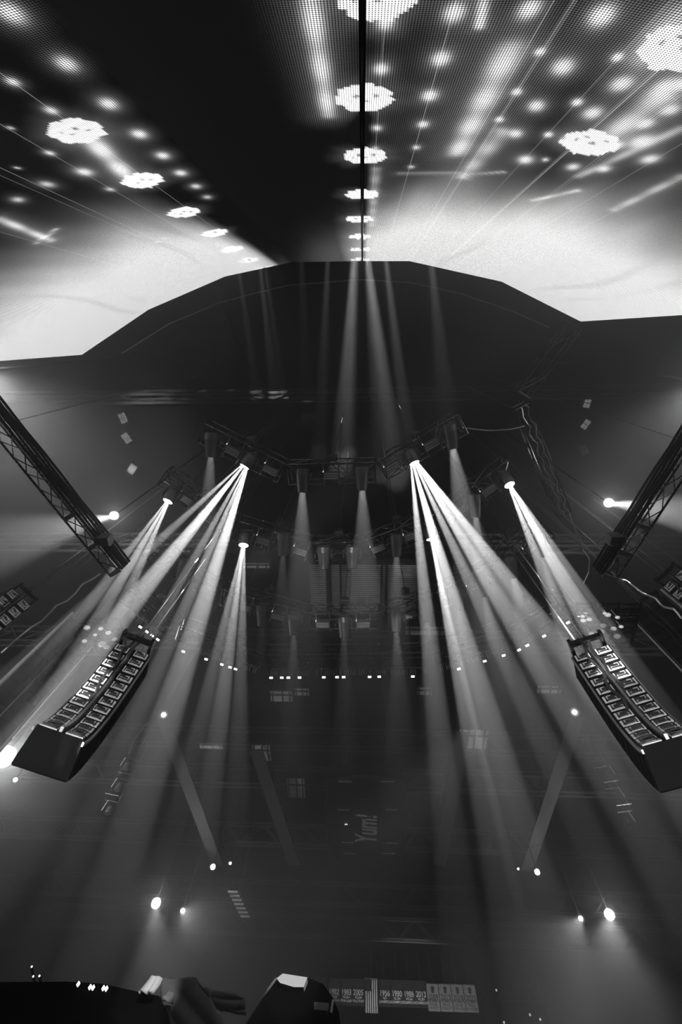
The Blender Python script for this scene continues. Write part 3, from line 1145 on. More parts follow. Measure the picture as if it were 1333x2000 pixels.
def line_array(top, bot_h, n, yaw, wide, label, tilt_end, rig_h, pale_rear=True, j_in=0.0, group='line arrays'):
    """column of loudspeaker cabinets; yaw = direction the fronts face (0 = +Y)"""
    t = thing('line_array', label, 'loudspeaker array', top, Matrix.Rotation(yaw, 3, 'Z'), group)
    z, y = 0.0, 0.0
    hh = (top.z - bot_h) / (n + 0.2)
    for k in range(n):
        f_ = k / (n - 1)
        tilt = math.radians(tilt_end * f_ ** 2.2)
        R = Matrix.Rotation(-tilt, 3, 'X')
        c = V((0, y, z)) + R @ V((0, 0, -hh / 2))
        body = MB()
        # trapezoid cabinet, narrower at the rear
        hw, hr, dp = wide / 2, wide / 2 * 0.86, 0.30
        vs = []
        for zz, sc_ in ((-hh * .48, 1), (hh * .48, 1)):
            vs += [(-hr, -dp, zz * .8), (hr, -dp, zz * .8), (hw, dp, zz), (-hw, dp, zz)]
        vs = [c + R @ V(q) for q in vs]
        body.add(vs, [(0, 3, 2, 1), (4, 5, 6, 7), (0, 1, 5, 4), (1, 2, 6, 5), (2, 3, 7, 6), (3, 0, 4, 7)])
        cab = body.build('cabinet', M['cab'], t)
        fr_ = MB().box(c + R @ V((0, dp + .012, 0)), (wide * .96, 0.02, hh * .86), R)
        fr_.build('front_grille', M['matte'], cab)
        if pale_rear:
            rr = MB()
            for s in (-1, 1):
                rr.box(c + R @ V((s * hr * .56, -dp - .012, 0)), (hr * .74, 0.02, hh * .62), R)
            each(rr, 'rear_panel', M['rear'], cab)
            for s in (-1, 1):
                hd = MB()
                hd.box(c + R @ V((s * hr * .56, -dp - .035, hh * .04)), (hr * .30, 0.03, hh * .10), R)
                for q in (-.27, .24):
                    hd.box(c + R @ V((s * hr * (.56 + q), -dp - .03, 0)), (0.025, 0.02, hh * .55), R)
                hd.box(c + R @ V((s * hr * .60, -dp - .03, -hh * .16)), (hr * .5, 0.02, 0.02), R)
                hd.box(c + R @ V((s * hr * .42, -dp - .03, hh * .14)), (hr * .24, 0.02, 0.05), R)
                hd.build('rear_grille', M['black'], cab)
        rg = MB()
        for s in (-1, 1):
            rg.box(c + R @ V((s * (hr + .02), -dp + .06, 0)), (0.03, 0.06, hh * .98), R)
        rg.box(c + R @ V((0, -dp - .05, 0)), (0.05, 0.08, hh * .98), R)
        each(rg, 'rigging_bar', M['steel'], cab)
        nx = R @ V((0, 0, -hh))
        z += nx.z
        y += nx.y
    # flying frame and chains
    ff = MB()
    for s in (-1, 1):
        ff.box((s * wide * .36, -.05, 0.10), (0.07, 1.1, 0.14))
    ff.box((0, -.5, .10), (wide * .8, .07, .12))
    ff.box((0, .4, .10), (wide * .8, .07, .12))
    ff.build('flying_frame', M['truss'], t)
    ch = MB()
    for yy in (-.45, .38):
        ch.tube((0, yy, .15), (0, yy, rig_h - top.z), 0.016, 5)
    each(ch, 'hanging_chain', M['steel'], t)
    cbm = MB()
    cbm.path([V((-.12 * wide + .05 * math.sin(j * 1.4), -.42 - .03 * math.sin(j * 2.1), .3 - j * hh * .72)) for j in range(n)], 0.03, 6)
    cbm.path([V((.03 + .04 * math.sin(j * 1.9), -.44 - .03 * math.cos(j * 1.1), .3 - j * hh * .8)) for j in range(n)], 0.025, 6)
    each(cbm, 'cable_loom', M['black'], t)
    if not pale_rear:
        for s, rr_ in ((-1, .07), (1, .03)) if yaw > 0 else ((1, .05), (-1, .03)):
            ed = MB().path([V((s * wide * .50, -.34 + .02 * math.sin(j * 2.3) + max(0, .02 * (j - 9)), .2 - j * hh * .9)) for j in range(n)], rr_, 6)
            ed.build('edge_cable', M['pale'], t)  # pale strand added to draw the bright edge of the array
    return t


topL = P(256, 1286, 8.3)
topR = P(1160, 1290, 8.3)
line_array(topL, CAMZ + 4.95, 13, 0.42, 0.90, 'large hanging line array with pale cabinet backs, at the left', 42, ROOF, True)
line_array(topR, CAMZ + 4.95, 13, -0.42, 0.90, 'large hanging line array with pale cabinet backs, at the right', 42, ROOF, True)
# unseen spots added at floor level to brighten cabinet backs and edge strands
spot((-2.2, 0.6, 0.4), P(180, 1400, 6.6), 5200, 17, .8, .05)
spot((2.2, 0.6, 0.4), P(1220, 1400, 6.6), 5200, 17, .8, .05)
spot((-4.0, 0.4, 0.4), P(60, 1320, 14), 9000, 10, .8, .05)
# outer dark arrays
topL2 = P(160, 1232, 16.5)
topR2 = P(1272, 1190, 16.5)
line_array(topL2, CAMZ + 9.6, 14, 0.75, 1.6, 'plain dark line array hanging outside the pale-backed one, at the left edge', 14, ROOF, False)
line_array(topR2, CAMZ + 9.6, 14, -0.75, 1.6, 'plain dark line array hanging outside the pale-backed one, at the right edge', 14, ROOF, False)
# side-fill array just inside the left edge
topL3 = P(34, 1172, 14.5)
line_array(topL3, CAMZ + 11.0, 7, 1.0, 1.1, 'short line array hung on four thin wires by the left edge', 12, ROOF, True)
topR3 = P(1326, 1135, 14.5)
line_array(topR3, CAMZ + 11.0, 7, -1.0, 1.1, 'short line array hung on thin wires by the right edge', 12, ROOF, True)

# thin steel wires
for k, (x0, y0, x1, y1, lab) in enumerate([(178, 1060, 70, 1140, 'uppermost of three thin wires left of the side truss'), (182, 1072, 95, 1142, 'middle of three thin wires left of the side truss'), (186, 1084, 104, 1150, 'lowest of three thin wires left of the side truss'),
                                      (1160, 975, 1333, 1104, 'uppermost of three thin wires right of the side truss'), (1190, 1030, 1300, 1104, 'middle of three thin wires right of the side truss'), (1225, 1070, 1300, 1126, 'lowest of three thin wires right of the side truss')]):
    a = P(x0, y0, 20.5)
    b_ = P(x1, y1, 14.7)
    tag(MB().tube(a, b_, 0.009, 5).build('steel_wire', M['steel']), lab, 'wire', 'thin rigging wires')
for k, (x0, y0, x1, y1, lab) in enumerate([(195, 1118, 0, 1275, 'long cable sloping down past the left wires to the left edge'), (1212, 1128, 1345, 1210, 'long bright cable sloping from the right side truss to the right edge')]):
    a, b_ = P(x0, y0, 11.4), P(x1, y1, 9.5)
    tag(MB().path([a.lerp(b_, j / 12) + V((.04 * math.sin(j * 2.2), .04 * math.cos(j * 1.7), -.5 * (j / 12) * (1 - j / 12))) for j in range(13)], 0.025, 6).build('cable_run', M['steel']), lab, 'cable', 'long cable runs')

# pale blobs shaped as the beam spots on rigging above the big arrays
blobL = [(170, 1226, .10), (197, 1228, .08), (212, 1236, .09), (165, 1252, .08), (200, 1258, .13), (208, 1264, .09), (224, 1248, .08), (186, 1240, .06)]
blobR = [(1140, 1212, .08), (1152, 1210, .08), (1139, 1204, .06), (1179, 1222, .09), (1188, 1201, .09), (1207, 1206, .07), (1214, 1224, .07), (1176, 1234, .09), (1199, 1228, .09), (1206, 1243, .10), (1156, 1238, .08), (1190, 1267, .12), (1182, 1198, .06)]
for lst, sd in ((blobL, 'left'), (blobR, 'right')):
    cx = sum(q[0] for q in lst) / len(lst)
    cy_ = sum(q[1] for q in lst) / len(lst)
    # dark rigging grid that carries them
    c = P(cx, cy_, 13.25)
    ws = [P(q[0], q[1], 12.95) - c for q in lst]
    hx = max(abs(q.x) for q in ws) + .15
    hy = max(abs(q.y) for q in ws) + .15
    t = thing('rigging_grid', 'dark steel rigging grid above the pale-backed line array at the %s' % sd, 'rigging frame', c, group='rigging grids')
    g = MB()
    for k in range(4):
        g.box((-hx + 2 * hx / 3 * k, 0, 0), (0.06, 2 * hy, 0.08))
        g.box((0, -hy + 2 * hy / 3 * k, 0), (2 * hx, 0.06, 0.08))
    for q in ws:
        g.box((0, q.y, .0), (2 * hx, .04, .06))
    g.build('grid_frame', M['truss'], t)
    hg = MB()
    for sx in (-1, 1):
        for sy in (-1, 1):
            hg.tube((sx * hx, sy * hy, 0), (sx * hx, sy * hy, ROOF - c.z), 0.014, 5)
    each(hg, 'hanging_chain', M['steel'], t)
    xs = sorted(lst)
    for k, (px, py, r) in enumerate(xs):
        p = P(px, py, 12.95)
        t = thing('chain_motor', 'pale rounded chain motor, %s from the left under the rigging grid at the %s' % (ORD[k], sd), 'motor', p, group='pale chain motors')
        MB().ball((0, 0, 0), r, 8, (1.15, .8, .8)).build('motor_housing', M['pale'], t, smooth=True)
        MB().tube((0, 0, r * .7), (0, 0, 0.35), 0.014, 5).build('hook', M['steel'], t)
for (px, py), frm, pw in [((192, 1246), (328, 975), 1.0), ((1178, 1225), (996, 945), 1.0)]:
    spot(P(px + (80 if px > 600 else -80), py + 260, 3.0), P(px, py, 12.9), 7000 * ADDED_UPLIGHT, 4.5, 0.4, 0.05)  # unseen spot added below to brighten the pale blobs

# ------------------------------------------------------------------ hanging light ladders
for sx, (px, py), lab in ((1, (262, 1478), 'left'), (-1, (1172, 1492), 'right')):
    p = P(px, py, 15.0)
    t = thing('light_ladder', 'hanging ladder of small lamps in front of the %s catwalk' % lab, 'lamp ladder', p, Matrix.Rotation(.25 * sx, 3, 'Z'), 'hanging lamp ladders')
    fr_ = MB()
    for z in (0, -1.0, -2.0):
        for (x0, y0, x1, y1) in ((-.28, -.2, .28, -.2), (.28, -.2, .28, .2), (.28, .2, -.28, .2), (-.28, .2, -.28, -.2)):
            fr_.tube((x0, y0, z), (x1, y1, z), 0.022, 6)
    for x in (-.28, .28):
        fr_.tube((x, 0.2, .9), (x, 0.2, -2.1), 0.018, 6)
    fr_.build('ladder_frame', M['chrome'], t)
    for k in range(3):
        lm = MB().lathe([(.07, .12), (.12, .08), (.13, -.12), (.12, -.16)], 12, None, (sx * (-.1 + .12 * k), .05, -.45 - k * 1.0)).build('ladder_lamp', M['body'], t)
        MB().tube((sx * (-.3 + .12 * k), -.1, -.2 - k), (sx * (-.34 + .12 * k), -.1, -.62 - k), .018, 6).build('arm', M['pale'], lm)
    MB().tube((0, .2, .9), (0, .2, ROOF - p.z), .012, 5).build('hanging_chain', M['steel'], t)
    MB().path([V((-.28 * sx - .1 * math.sin(j * .5), .0, .1 + j * .25)) for j in range(8)], .02, 6).build('cable', M['steel'], t)

# ------------------------------------------------------------------ glaring flood lights


def flood(px, py, h, r, halo, label, aimpx=None, pw=0, ha=25, group='glaring flood lamps', faces=True):
    p = P(px, py, h)
    t = thing('flood_lamp', label, 'flood lamp', p, None, group)
    v = (EYE - p).normalized()
    R = frame_to(v)
    # housing behind the bulb, bulb looks at the stage
    MB().lathe([(r * 1.0, r * 2.4), (r * 1.7, r * 1.8), (r * 1.9, r * .2)], 14, R).build('housing', M['black'], t)
    MB().lathe([(r * .6, r * .16), (r * 1.0, r * .1), (r * 1.0, 0.0)], 14, R).build('bulb', M['bulb'], t)
    MB().tube((0, 0, r * 1.2), (0, 0, ROOF - p.z), 0.03, 6).build('hanger_rod', M['black'], t)
    if halo:
        point(p + v * (r * 1.2 + .05), halo * HALO, 0.05)
    if aimpx:
        spot(p + v * (r * 1.2 + .12), P(aimpx[0], aimpx[1], aimpx[2]), pw * FLOOD, ha, 0.8, 0.05)


flood(223, 1007, 14, .08, 1600, 'glaring round flood lamp below the left four-pane lamps', (90, 1040, 13), 500000, 20)
flood(1190, 982, 14, .08, 1600, 'glaring round flood lamp below the right four-pane lamps', (1330, 1000, 13), 500000, 20)
flood(320, 1396, 20, .13, 400, 'small glaring lamp at the stage end of the left catwalk', (240, 1480, 18), 9000, 22)
flood(1123, 1391, 20, .13, 500, 'small glaring lamp at the stage end of the right catwalk', (1100, 1500, 18), 14000, 25)
flood(305, 1764, 20, .17, 60000, 'large glaring flood lamp low at the left', (300, 1930, 14), 420000, 17)
flood(357, 1779, 20, .14, 250, 'smaller lamp just right of the large left flood lamp', (420, 1850, 15), 160000, 22)
flood(1191, 1786, 20, .17, 60000, 'large glaring flood lamp low at the right', (1205, 1930, 14), 460000, 18)
flood(1135, 1794, 20, .14, 300, 'smaller lamp just left of the large right flood lamp', (1085, 1900, 15), 230000, 22)
flood(8, 1478, 12, .2, 34000, 'blazing flood lamp behind the left line array at the picture edge', (10, 1600, 10), 30000, 40)
flood(30, 1523, 12, .07, 0, 'small oval lamp under the blazing left edge lamp')
flood(416, 1693, 20, .16, 0, 'small white lamp on the rear part of the left catwalk')
flood(450, 1686, 20, .08, 0, 'tiny white lamp right of the one on the left catwalk')
flood(1050, 1703, 20, .16, 0, 'small white lamp on the rear part of the right catwalk')
flood(1013, 1697, 20, .06, 0, 'tiny white lamp left of the one on the right catwalk')
flood(-38, 722, 14.6, .10, 2500, 'lamp glowing just above the left end of the LED wall', (60, 900, 22), 1300000, 42)
flood(1378, 745, 14.6, .10, 1600, 'lamp glowing just above the right end of the LED wall', (1270, 950, 22), 420000, 38)

# small black lamps on the side trusses
for px, py, lab, c0_, c1_ in ((210, 1050, 'left', (236, 1112), (-60, 745)), (1196, 1048, 'right', (1178, 1122), (1395, 790))):
    p = P(px, py, 11.35)
    a_, b_ = P(c0_[0], c0_[1], SH), P(c1_[0], c1_[1], SH)
    e_ = b_ - a_
    near = a_ + e_ * ((p - a_).dot(e_) / e_.length_squared)
    t = thing('truss_lamp', 'small black lamp with barn doors clamped beside the end of the %s side truss' % lab, 'stage light', p, None, 'lamps on the side trusses')
    MB().box((0, 0, -.12), (.30, .26, .34)).build('lamp_body', M['black'], t, bevel=.03)
    MB().path([V((0, 0, .04)), V((0, 0, .15)), near - p], .025, 6).build('clamp', M['steel'], t)
    d_ = MB()
    for s in (-1, 1):
        d_.box((s * .19, 0, -.24), (.02, .24, .2))
    each(d_, 'barn_door', M['black'], t)

# slatted steps far back on the left
t = thing('service_ladder', 'short pale-runged service ladder hanging behind the left catwalk', 'ladder', P(462, 1765, 22))
g = MB()
for k in range(7):
    p = P(455 + 4 * k, 1742 + 8 * k, 22) - t.location
    g.box(p, (.75, .18, .06))
each(g, 'rung', M['duct'], t)
g = MB()
for s in (-1, 1):
    g.tube(P(455, 1738, 22) - t.location + V((s * .4, 0, .05)), P(483, 1794, 22) - t.location + V((s * .4, 0, .05)), .04, 6)
g.tube((0, 0, 0), (0, 0, ROOF - t.location.z), .03, 6)
g.build('side_rail', M['steelroof'], t)
spot((-3, -0.6, 0.5), P(462, 1768, 22), 4000 * ADDED_UPLIGHT, 1.2, .5)  # unseen spot from stage level, there to brighten the rungs

# ------------------------------------------------------------------ scoreboard with lettering underneath


def text_mesh(s, size, name, mt, parent, loc, R, ext=0.01, shear=0.0, align='CENTER', sx=1.0):
    cu = bpy.data.curves.new(name, 'FONT')
    cu.body = s
    cu.size = size
    cu.align_x = align
    cu.align_y = 'CENTER'
    cu.extrude = ext
    cu.shear = shear
    cu.offset = size * 0.012
    tmp = bpy.data.objects.new('tmp', cu)
    COL.objects.link(tmp)
    dg = bpy.context.evaluated_depsgraph_get()
    me = bpy.data.meshes.new_from_object(tmp.evaluated_get(dg))
    bpy.data.objects.remove(tmp)
    bpy.data.curves.remove(cu)
    me.materials.clear()
    me.materials.append(mt)
    me.name = name
    o = bpy.data.objects.new(name, me)
    COL.objects.link(o)
    o.parent = parent
    mm = R.to_4x4() @ Matrix.Diagonal((sx, 1, 1, 1))
    mm.translation = V(loc)
    o.matrix_local = mm
    return o


BH = 19.0
ca, cb_ = P(640, 1522, BH), P(795, 1690, BH)
bc = (ca + cb_) / 2
bc.x = P(716, 1605, BH).x
t = thing('scoreboard', 'big dark hanging scoreboard with lettering on its underside', 'scoreboard', bc)
SW, SD = abs(cb_.x - ca.x), abs(cb_.y - ca.y)
poly = []
for k in range(12):
    an = 2 * math.pi * (k + .5) / 12
    poly.append((SW / 2 * max(-1, min(1, 1.25 * math.cos(an))), SD / 2 * max(-1, min(1, 1.25 * math.sin(an)))))
MB().prism(poly, 0.0, 1.2).build('scoreboard_body', M['matte'], t)
MB().prism([(p[0] * 1.03, p[1] * 1.03) for p in poly], -0.06, 0.25).build('lower_rim', M['black'], t)
hg = MB()
for sx in (-1, 1):
    for sy in (-1, 1):
        hg.tube((sx * SW * .3, sy * SD * .3, 1.2), (sx * SW * .3, sy * SD * .3, ROOF - bc.z), .05, 6)
each(hg, 'hanger_cable', M['steelroof'], t)
# underside faces down: the line reads along -Y (towards the stage) for a viewer below
RX = Matrix((V((0, -1, 0)), V((-1, 0, 0)), V((0, 0, -1)))).transposed()
yw = P(720, 1617, BH).y - bc.y
text_mesh('Yum!', 1.9, 'lettering', M['white'], t, (0.05, yw, -0.09), RX, 0.01, 0.15, sx=0.62)
text_mesh('CENTER', 1.25, 'lettering', M['sign'], t, (-0.2, P(718, 1560, BH).y - bc.y, -0.09), RX, 0.01, sx=0.72)
text_mesh('KFC', 1.25, 'lettering', M['sign'], t, (-0.1, P(722, 1655, BH).y - bc.y, -0.09), RX, 0.01, sx=0.72)
bub = MB()
bub.prism([(1.35 * math.cos(2 * math.pi * k / 24), 1.35 * math.sin(2 * math.pi * k / 24)) for k in range(24)], -0.075, -0.06)
bub.prism([(1.0, .6), (1.15, .2), (1.9, 1.5)], -0.075, -0.06)
o = bub.build('speech_bubble', M['sign'], t)
o.location = (0.1, yw, 0)
tk = MB()
for px, py in ((675, 1524), (757, 1524), (672, 1579), (765, 1579), (680, 1643), (766, 1644), (683, 1664), (760, 1664)):
    q = P(px, py, BH) - bc
    tk.box((q.x, q.y, -.085), (.75, .07, .03))
each(tk, 'marker_line', M['duct'], t)
for s in (0, 3):
    q = P(675 + s, 1607, BH) - bc
    MB().ball((q.x, q.y, -.1), .035, 6).build('marker_light', M['dot'], t)
spot((-1.0, -0.5, 0.5), bc + V((0, yw, 0)), 9000 * ADDED_UPLIGHT, 2.6, .6)  # unseen spot from stage level, there to brighten the lettering

# ------------------------------------------------------------------ championship banners and flag, far end
YBN = 62.0


def banner_row(tl, tr, bl, n):
    pass


ban = [('75', 'dark', 628), ('1982', 'dark', 654), ('1983', 'dark', 677.5), ('2005', 'dark', 700.5), ('1956', 'dark', 751), ('1980', 'dark', 774.5), ('1986', 'dark', 797.5), ('2013', 'dark', 820.5),
       ('2009', 'pale', 844), ('2013', 'pale', 868), ('2018', 'pale', 892), ('2022', 'pale', 916)]
sub = [('NCAA', 'FINAL FOUR')] * 4 + [('NIT', 'CHAMPION'), ('NCAA', 'CHAMPION'), ('NCAA', 'CHAMPION'), ('NCAA', 'CHAMPION')] + [("WOMEN'S", 'NCAA', 'FINALIST'), ("WOMEN'S", 'NCAA', 'FINALIST'), ("WOMEN'S", 'NCAA', 'FINAL FOUR'), ("WOMEN'S", 'NCAA', 'FINAL FOUR')]
RB = Matrix((V((1, 0, 0)), V((0, 0, 1)), V((0, -1, 0)))).transposed()   # x right, y up, facing the camera side
for k, ((yr, kd, cx), sb_) in enumerate(zip(ban, sub)):
    ty = 1912.5 + (cx - 640) * 0.030 + (3.5 if kd == 'pale' else 0)
    by = ty + (51 if kd == 'dark' else 53)
    pt = PY(cx, ty, YBN)
    pb = PY(cx + 2.5, by, YBN)
    wdt = (PY(cx + 11.3, ty, YBN) - PY(cx - 11.3, ty, YBN)).length
    hgt = pt.z - pb.z
    lab = '%s banner reading %s hanging in the row at the far end of the hall' % (('dark' if kd == 'dark' else 'pale grey'), yr)
    t = thing('championship_banner', lab, 'banner', pt, None, 'championship banners')
    x_off = 0
    MB().box((0, 0, -hgt / 2), (wdt, .05, hgt)).build('banner_cloth', M['bandark' if kd == 'dark' else 'banlight'], t)
    ink = M['banink'] if kd == 'dark' else M['bandim']
    text_mesh(yr, wdt * .50, 'lettering', ink, t, (0, -.035, -hgt * .50), RB, .004, sx=.86)
    for j, s_ in enumerate(sb_):
        text_mesh(s_, wdt * (.25 if len(s_) < 9 else .21), 'lettering', ink, t, (0, -.035, -hgt * (.68 + .14 * j if len(sb_) == 2 else .63 + .13 * j)), RB, .004, sx=.8)
    # bird-like emblem stands as a plain dark crest above the year
    em = MB()
    pts_ = [(-.16, .10), (-.05, .22), (.10, .20), (.20, .05), (.10, -.05), (.14, -.18), (0, -.24), (-.14, -.14), (-.10, 0)]
    nq = len(pts_)
    em.add([(p[0] * wdt, -.045, -hgt * .21 + p[1] * wdt) for p in pts_] + [(p[0] * wdt, -.02, -hgt * .21 + p[1] * wdt) for p in pts_],
           [tuple(range(nq)), tuple(reversed(range(nq, 2 * nq)))] + [(q, nq + q, nq + (q + 1) % nq, (q + 1) % nq) for q in range(nq)])
    em.build('crest', M['bandim'], t)
    bar = MB().tube((-wdt / 2, 0, .05), (wdt / 2, 0, .05), .04, 6)
    bar.tube((0, 0, .05), (0, 0, ROOF - pt.z), .02, 5)
    bar.build('hanging_bar', M['steelroof'], t)
# flag with upright stripes
pt, pb = PY(725.5, 1913, YBN), PY(729, 1979, YBN)
fw = (PY(738.5, 1913, YBN) - PY(712.5, 1913, YBN)).length
fh = pt.z - pb.z
t = thing('striped_flag', 'long hanging flag with upright stripes and dark canton among the banners', 'flag', pt)
MB().box((0, 0.01, -fh / 2), (fw, .03, fh)).build('flag_cloth', M['bandark'], t)
st = MB()
for k in range(6):
    x = -fw / 2 + fw * (2 * k + 1.5) / 13
    y0 = -fh * .37 if k < 3 else -.02
    st.box((x, -.02, (y0 - fh) / 2), (fw / 13, .03, fh + y0))
each(st, 'pale_stripe', M['banink'], t)
MB().tube((-fw / 2, 0, .06), (fw / 2, 0, .06), .05, 6).tube((0, 0, .05), (0, 0, ROOF - pt.z), .02, 5).build('hanging_bar', M['steel'], t)
spot((5.0, 53.0, 20.0), PY(800, 1948, YBN), 21000, 40, .4)  # unseen spot added in mid-air to light the banners
spot((0.3, -0.9, 2.6), PY(292, 1922, 2.93), 500, 2.2, .4, .02)  # this and the next: unseen spots added to brighten rag and white panel
spot((0.9, -0.9, 2.6), PY(573, 1918, 3.17), 500, 2.0, .4, .02)

# dark equipment platform at the far right end of the hall
p = PY(1000, 1965, 58)
t = thing('camera_platform', 'dark hanging platform with tiny lights right of the pale banners', 'platform', p)
MB().box((0, 0, -1.2), (5.6, 2, 2.0)).build('platform_body', M['matte'], t)
rl = MB()
for z in (.5, 1.0):
    rl.tube((-2.8, 0, z), (2.8, 0, z), .05, 6)
for x in (-2.8, -.9, .9, 2.8):
    rl.tube((x, 0, -.3), (x, 0, 1.0), .05, 6)
rl.tube((-2.6, .4, 0), (-2.6, .4, ROOF - p.z), .04, 6)
rl.tube((2.6, .4, 0), (2.6, .4, ROOF - p.z), .04, 6)
rl.build('railing', M['truss'], t)
MB().ball((2.5, 0, 1.35), .5, 7, (1, .8, .8)).build('spotlight_head', M['black'], t)
for px, py in ((970, 1934), (1036, 1982), (1056, 1991), (985, 1997)):
    q = PY(px, py, 56.7) - p
    MB().ball(q, .09, 5).build('marker_light', M['dot'], t)

# ------------------------------------------------------------------ foreground gear by the stage edge
def drape(parent, pxs, dist, name, mt, depth=.5):
    """cloth outline given as sight lines at one distance, pleated and given thickness"""
    pass


YN = 3.0
fc = [(0, 1918), (130, 1917), (200, 1921), (275, 1938), (310, 1945), (332, 1962), (350, 2010)]
# black covered stack
top = [PY(x, y, YN) for x, y in fc]
t = thing('covered_stack', 'black covered equipment stack along the bottom left', 'equipment stack', (top[2].x, YN + .4, 0))
mb = MB()
vsn = []
for p in top:
    for yy, dz in ((0, 0), (.7, -.05)):
        vsn.append((p.x - t.location.x, YN + yy - t.location.y, p.z + dz))
        vsn.append((p.x - t.location.x, YN + yy - t.location.y, 0.0))
fs = []
for i in range(len(top) - 1):
    a = 4 * i
    b_ = a + 4
    fs += [(a, b_, b_ + 2, a + 2), (a + 1, a, a + 2, a + 3)[:0] or (a, a + 1, b_ + 1, b_), (a + 2, b_ + 2, b_ + 3, a + 3), (a + 1, a + 3, b_ + 3, b_ + 1)]
fs += [(0, 2, 3, 1), (4 * len(top) - 4, 4 * len(top) - 3, 4 * len(top) - 1, 4 * len(top) - 2)]
mb.add(vsn, fs)
mb.build('cover', M['matte'], t)
for px, py in ((153, 1922), (176, 1928), (182, 1929), (202, 1930), (208, 1931)):
    q = PY(px, py, YN - .02) - t.location
    MB().box(q, (.004, .02, .015), Matrix.Rotation(.35, 3, 'Y')).build('status_light', M['dot'], t)
# dots of light further back, on a tall dark rack
rk = PY(80, 1930, 9)
t = thing('light_stand', 'dark twin-pole stand with two columns of pin-point lights at the bottom left', 'light stand', (rk.x, 9.3, 0))
for col in (((62, 1886), (65, 1907), (69, 1926), (72, 1947), (76, 1970)), ((77, 1904), (81, 1925), (85, 1946), (89, 1967))):
    q = [PY(x, y, 9.05) - t.location for x, y in col]
    MB().path(q + [V((q[-1].x + .1, q[-1].y, 0))], .02, 6).build('pole', M['matte'], t)
MB().box((0, .0, .1), (.7, .5, .2)).build('base', M['matte'], t)
MB().path([V((-.45, -.25, .2)), PY(56, 1989, 9.05) - t.location], .02, 6).build('pole', M['matte'], t)
for px, py in ((62, 1888), (65, 1907), (77, 1906), (69, 1926), (81, 1925), (72, 1947), (85, 1946), (76, 1970), (89, 1967), (56, 1989)):
    q = PY(px, py, 9.02) - t.location
    MB().ball(q, .013, 5).build('pilot_light', M['dot'], t)

# grey cloth thrown over a case, white rag on top


def cloth_patch(rowsPx, dist, mt, name, parent, nx=26, ny=12, fold=.03, freq=9, ph=0.0, slant=1.0):
    """rowsPx: list of outlines (left->right) from top to bottom, as sight lines on a plane; folds displace in depth"""
    vs = []
    for j in range(ny + 1):
        f_ = j / ny * (len(rowsPx) - 1)
        r_ = min(int(f_), len(rowsPx) - 2)
        f_ -= r_
        A, B = rowsPx[r_], rowsPx[r_ + 1]
        for i in range(nx + 1):
            g_ = i / nx * (len(A) - 1)
            s_ = min(int(g_), len(A) - 2)
            g_ -= s_
            ax = A[s_][0] + (A[s_ + 1][0] - A[s_][0]) * g_
            ay = A[s_][1] + (A[s_ + 1][1] - A[s_][1]) * g_
            bx = B[s_][0] + (B[s_ + 1][0] - B[s_][0]) * g_
            by = B[s_][1] + (B[s_ + 1][1] - B[s_][1]) * g_
            x, y = ax + (bx - ax) * f_, ay + (by - ay) * f_
            yy = dist + fold * math.sin(freq * (i / nx) + slant * j / ny * 4 + ph) * (0.35 + .65 * j / ny)
            vs.append(PY(x, y, yy) - parent.location)
    n = nx + 1
    fs = [(j * n + i, j * n + i + 1, (j + 1) * n + i + 1, (j + 1) * n + i) for j in range(ny) for i in range(nx)]
    o = MB().add(vs, fs).build(name, mt, parent, smooth=True)
    so = o.modifiers.new('thick', 'SOLIDIFY')
    so.thickness = .012
    return o


p = PY(400, 1960, 2.9)
t = thing('draped_case', 'tall case under a creased grey cloth, bottom centre left', 'draped case', (p.x, 3.3, 0))
pa, pb = PY(330, 1916, 3.15), PY(402, 1916, 3.15)
MB().box(((pa.x + pb.x) / 2 - t.location.x, .15, (pa.z - .03) / 2), ((pb.x - pa.x), .5, pa.z - .03)).build('case_body', M['matte'], t)
cloth_patch([[(312, 1912), (345, 1914), (383, 1911), (400, 1930), (407, 1940)], [(318, 1950), (340, 1950), (372, 1945), (405, 1942), (412, 1945)], [(335, 2010), (352, 2010), (385, 2010), (420, 2010), (438, 2010)]], 3.0, M['cloth'], 'grey_cloth', t, 34, 16, .010, 14, .4, -2.0)
cloth_patch([[(404, 1938), (430, 1939), (462, 1943), (480, 1948)], [(408, 1944), (430, 1955), (462, 1963), (480, 1965)], [(420, 1960), (440, 1975), (465, 1982), (482, 1984)]], 3.05, M['cloth'], 'cloth_tail', t, 26, 10, .014, 5, 1.0, 3.0)
cloth_patch([[(295, 1910), (306, 1908), (318, 1912)], [(283, 1922), (300, 1924), (312, 1926)], [(270, 1937), (288, 1941), (304, 1936)]], 2.93, M['white'], 'white_rag', t, 20, 8, .015, 16, 0, 0)
cloth_patch([[(322, 1944), (332, 1940), (341, 1943)], [(318, 1955), (330, 1958), (338, 1962)]], 2.9, M['grey'], 'pale_patch', t, 8, 6, .006, 5)

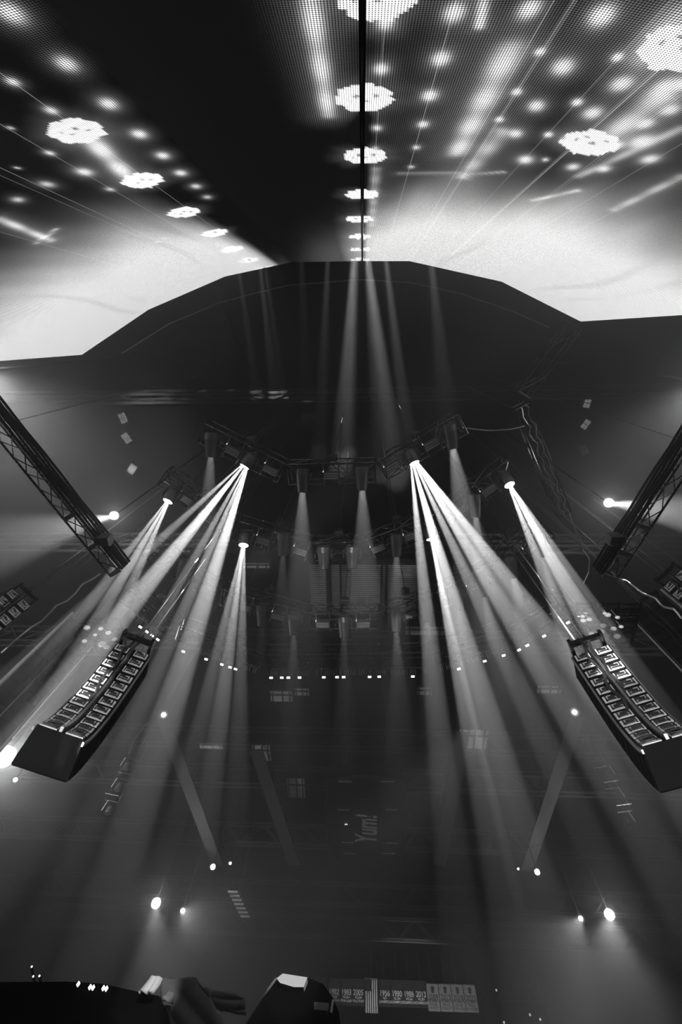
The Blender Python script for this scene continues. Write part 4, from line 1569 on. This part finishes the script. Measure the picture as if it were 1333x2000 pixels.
# black rounded case with a white panel
pa, pb = PY(545, 1905, 3.2), PY(640, 1912, 3.2)
cxm = (pa.x + pb.x) / 2
t = thing('hooded_case', 'black hooded equipment case with white lit top panel, left of the banners', 'equipment case', (cxm, 3.5, 0))
out = [PY(x, y, 3.2) - t.location for x, y in ((470, 2015), (495, 1975), (520, 1938), (536, 1914), (548, 1906), (600, 1909), (632, 1922), (650, 1948), (662, 1975), (668, 2015))]
n = len(out)
vs_b = [(q.x, -.3, q.z) for q in out] + [(q.x * .92, .35, q.z - .06) for q in out]
fs = [tuple(range(n)), tuple(reversed(range(n, 2 * n)))] + [(k, n + k, n + (k + 1) % n, (k + 1) % n) for k in range(n)]
MB().add(vs_b, fs).build('hood', M['matte'], t)
zb = min(q.z for q in out)
MB().box((0, 0, (zb + .02) / 2), (.55, .5, zb + .02)).build('pedestal', M['matte'], t)
o4 = [PY(x, y, 3.17) - t.location for x, y in ((541, 1915), (553, 1905.5), (601, 1913), (594, 1932), (575, 1932), (548, 1924))]
n = len(o4)
MB().add([(q.x, q.y - .02, q.z) for q in o4] + [(q.x, q.y + .03, q.z) for q in o4], [tuple(range(n)), tuple(reversed(range(n, 2 * n)))] + [(k, n + k, n + (k + 1) % n, (k + 1) % n) for k in range(n)]).build('white_panel', M['white'], t)
o4 = [PY(x, y, 3.17) - t.location for x, y in ((614, 1961), (643, 1963), (640, 1978), (614, 1976))]
n = 4
MB().add([(q.x, q.y - .02, q.z) for q in o4] + [(q.x, q.y + .03, q.z) for q in o4], [tuple(range(n)), tuple(reversed(range(n, 2 * n)))] + [(k, n + k, n + (k + 1) % n, (k + 1) % n) for k in range(n)]).build('grey_badge', M['grey'], t)
q = PY(648, 1969, 3.17) - t.location
MB().tube((q.x, q.y - .02, q.z - .025), (q.x + .006, q.y - .02, q.z + .022), .006, 6).build('edge_trim', M['white'], t)
MB().path([PY(x, y, 3.16) - t.location for x, y in ((474, 2008), (497, 1973), (521, 1937), (540, 1911))], .006, 6).build('piping', M['grey'], t)
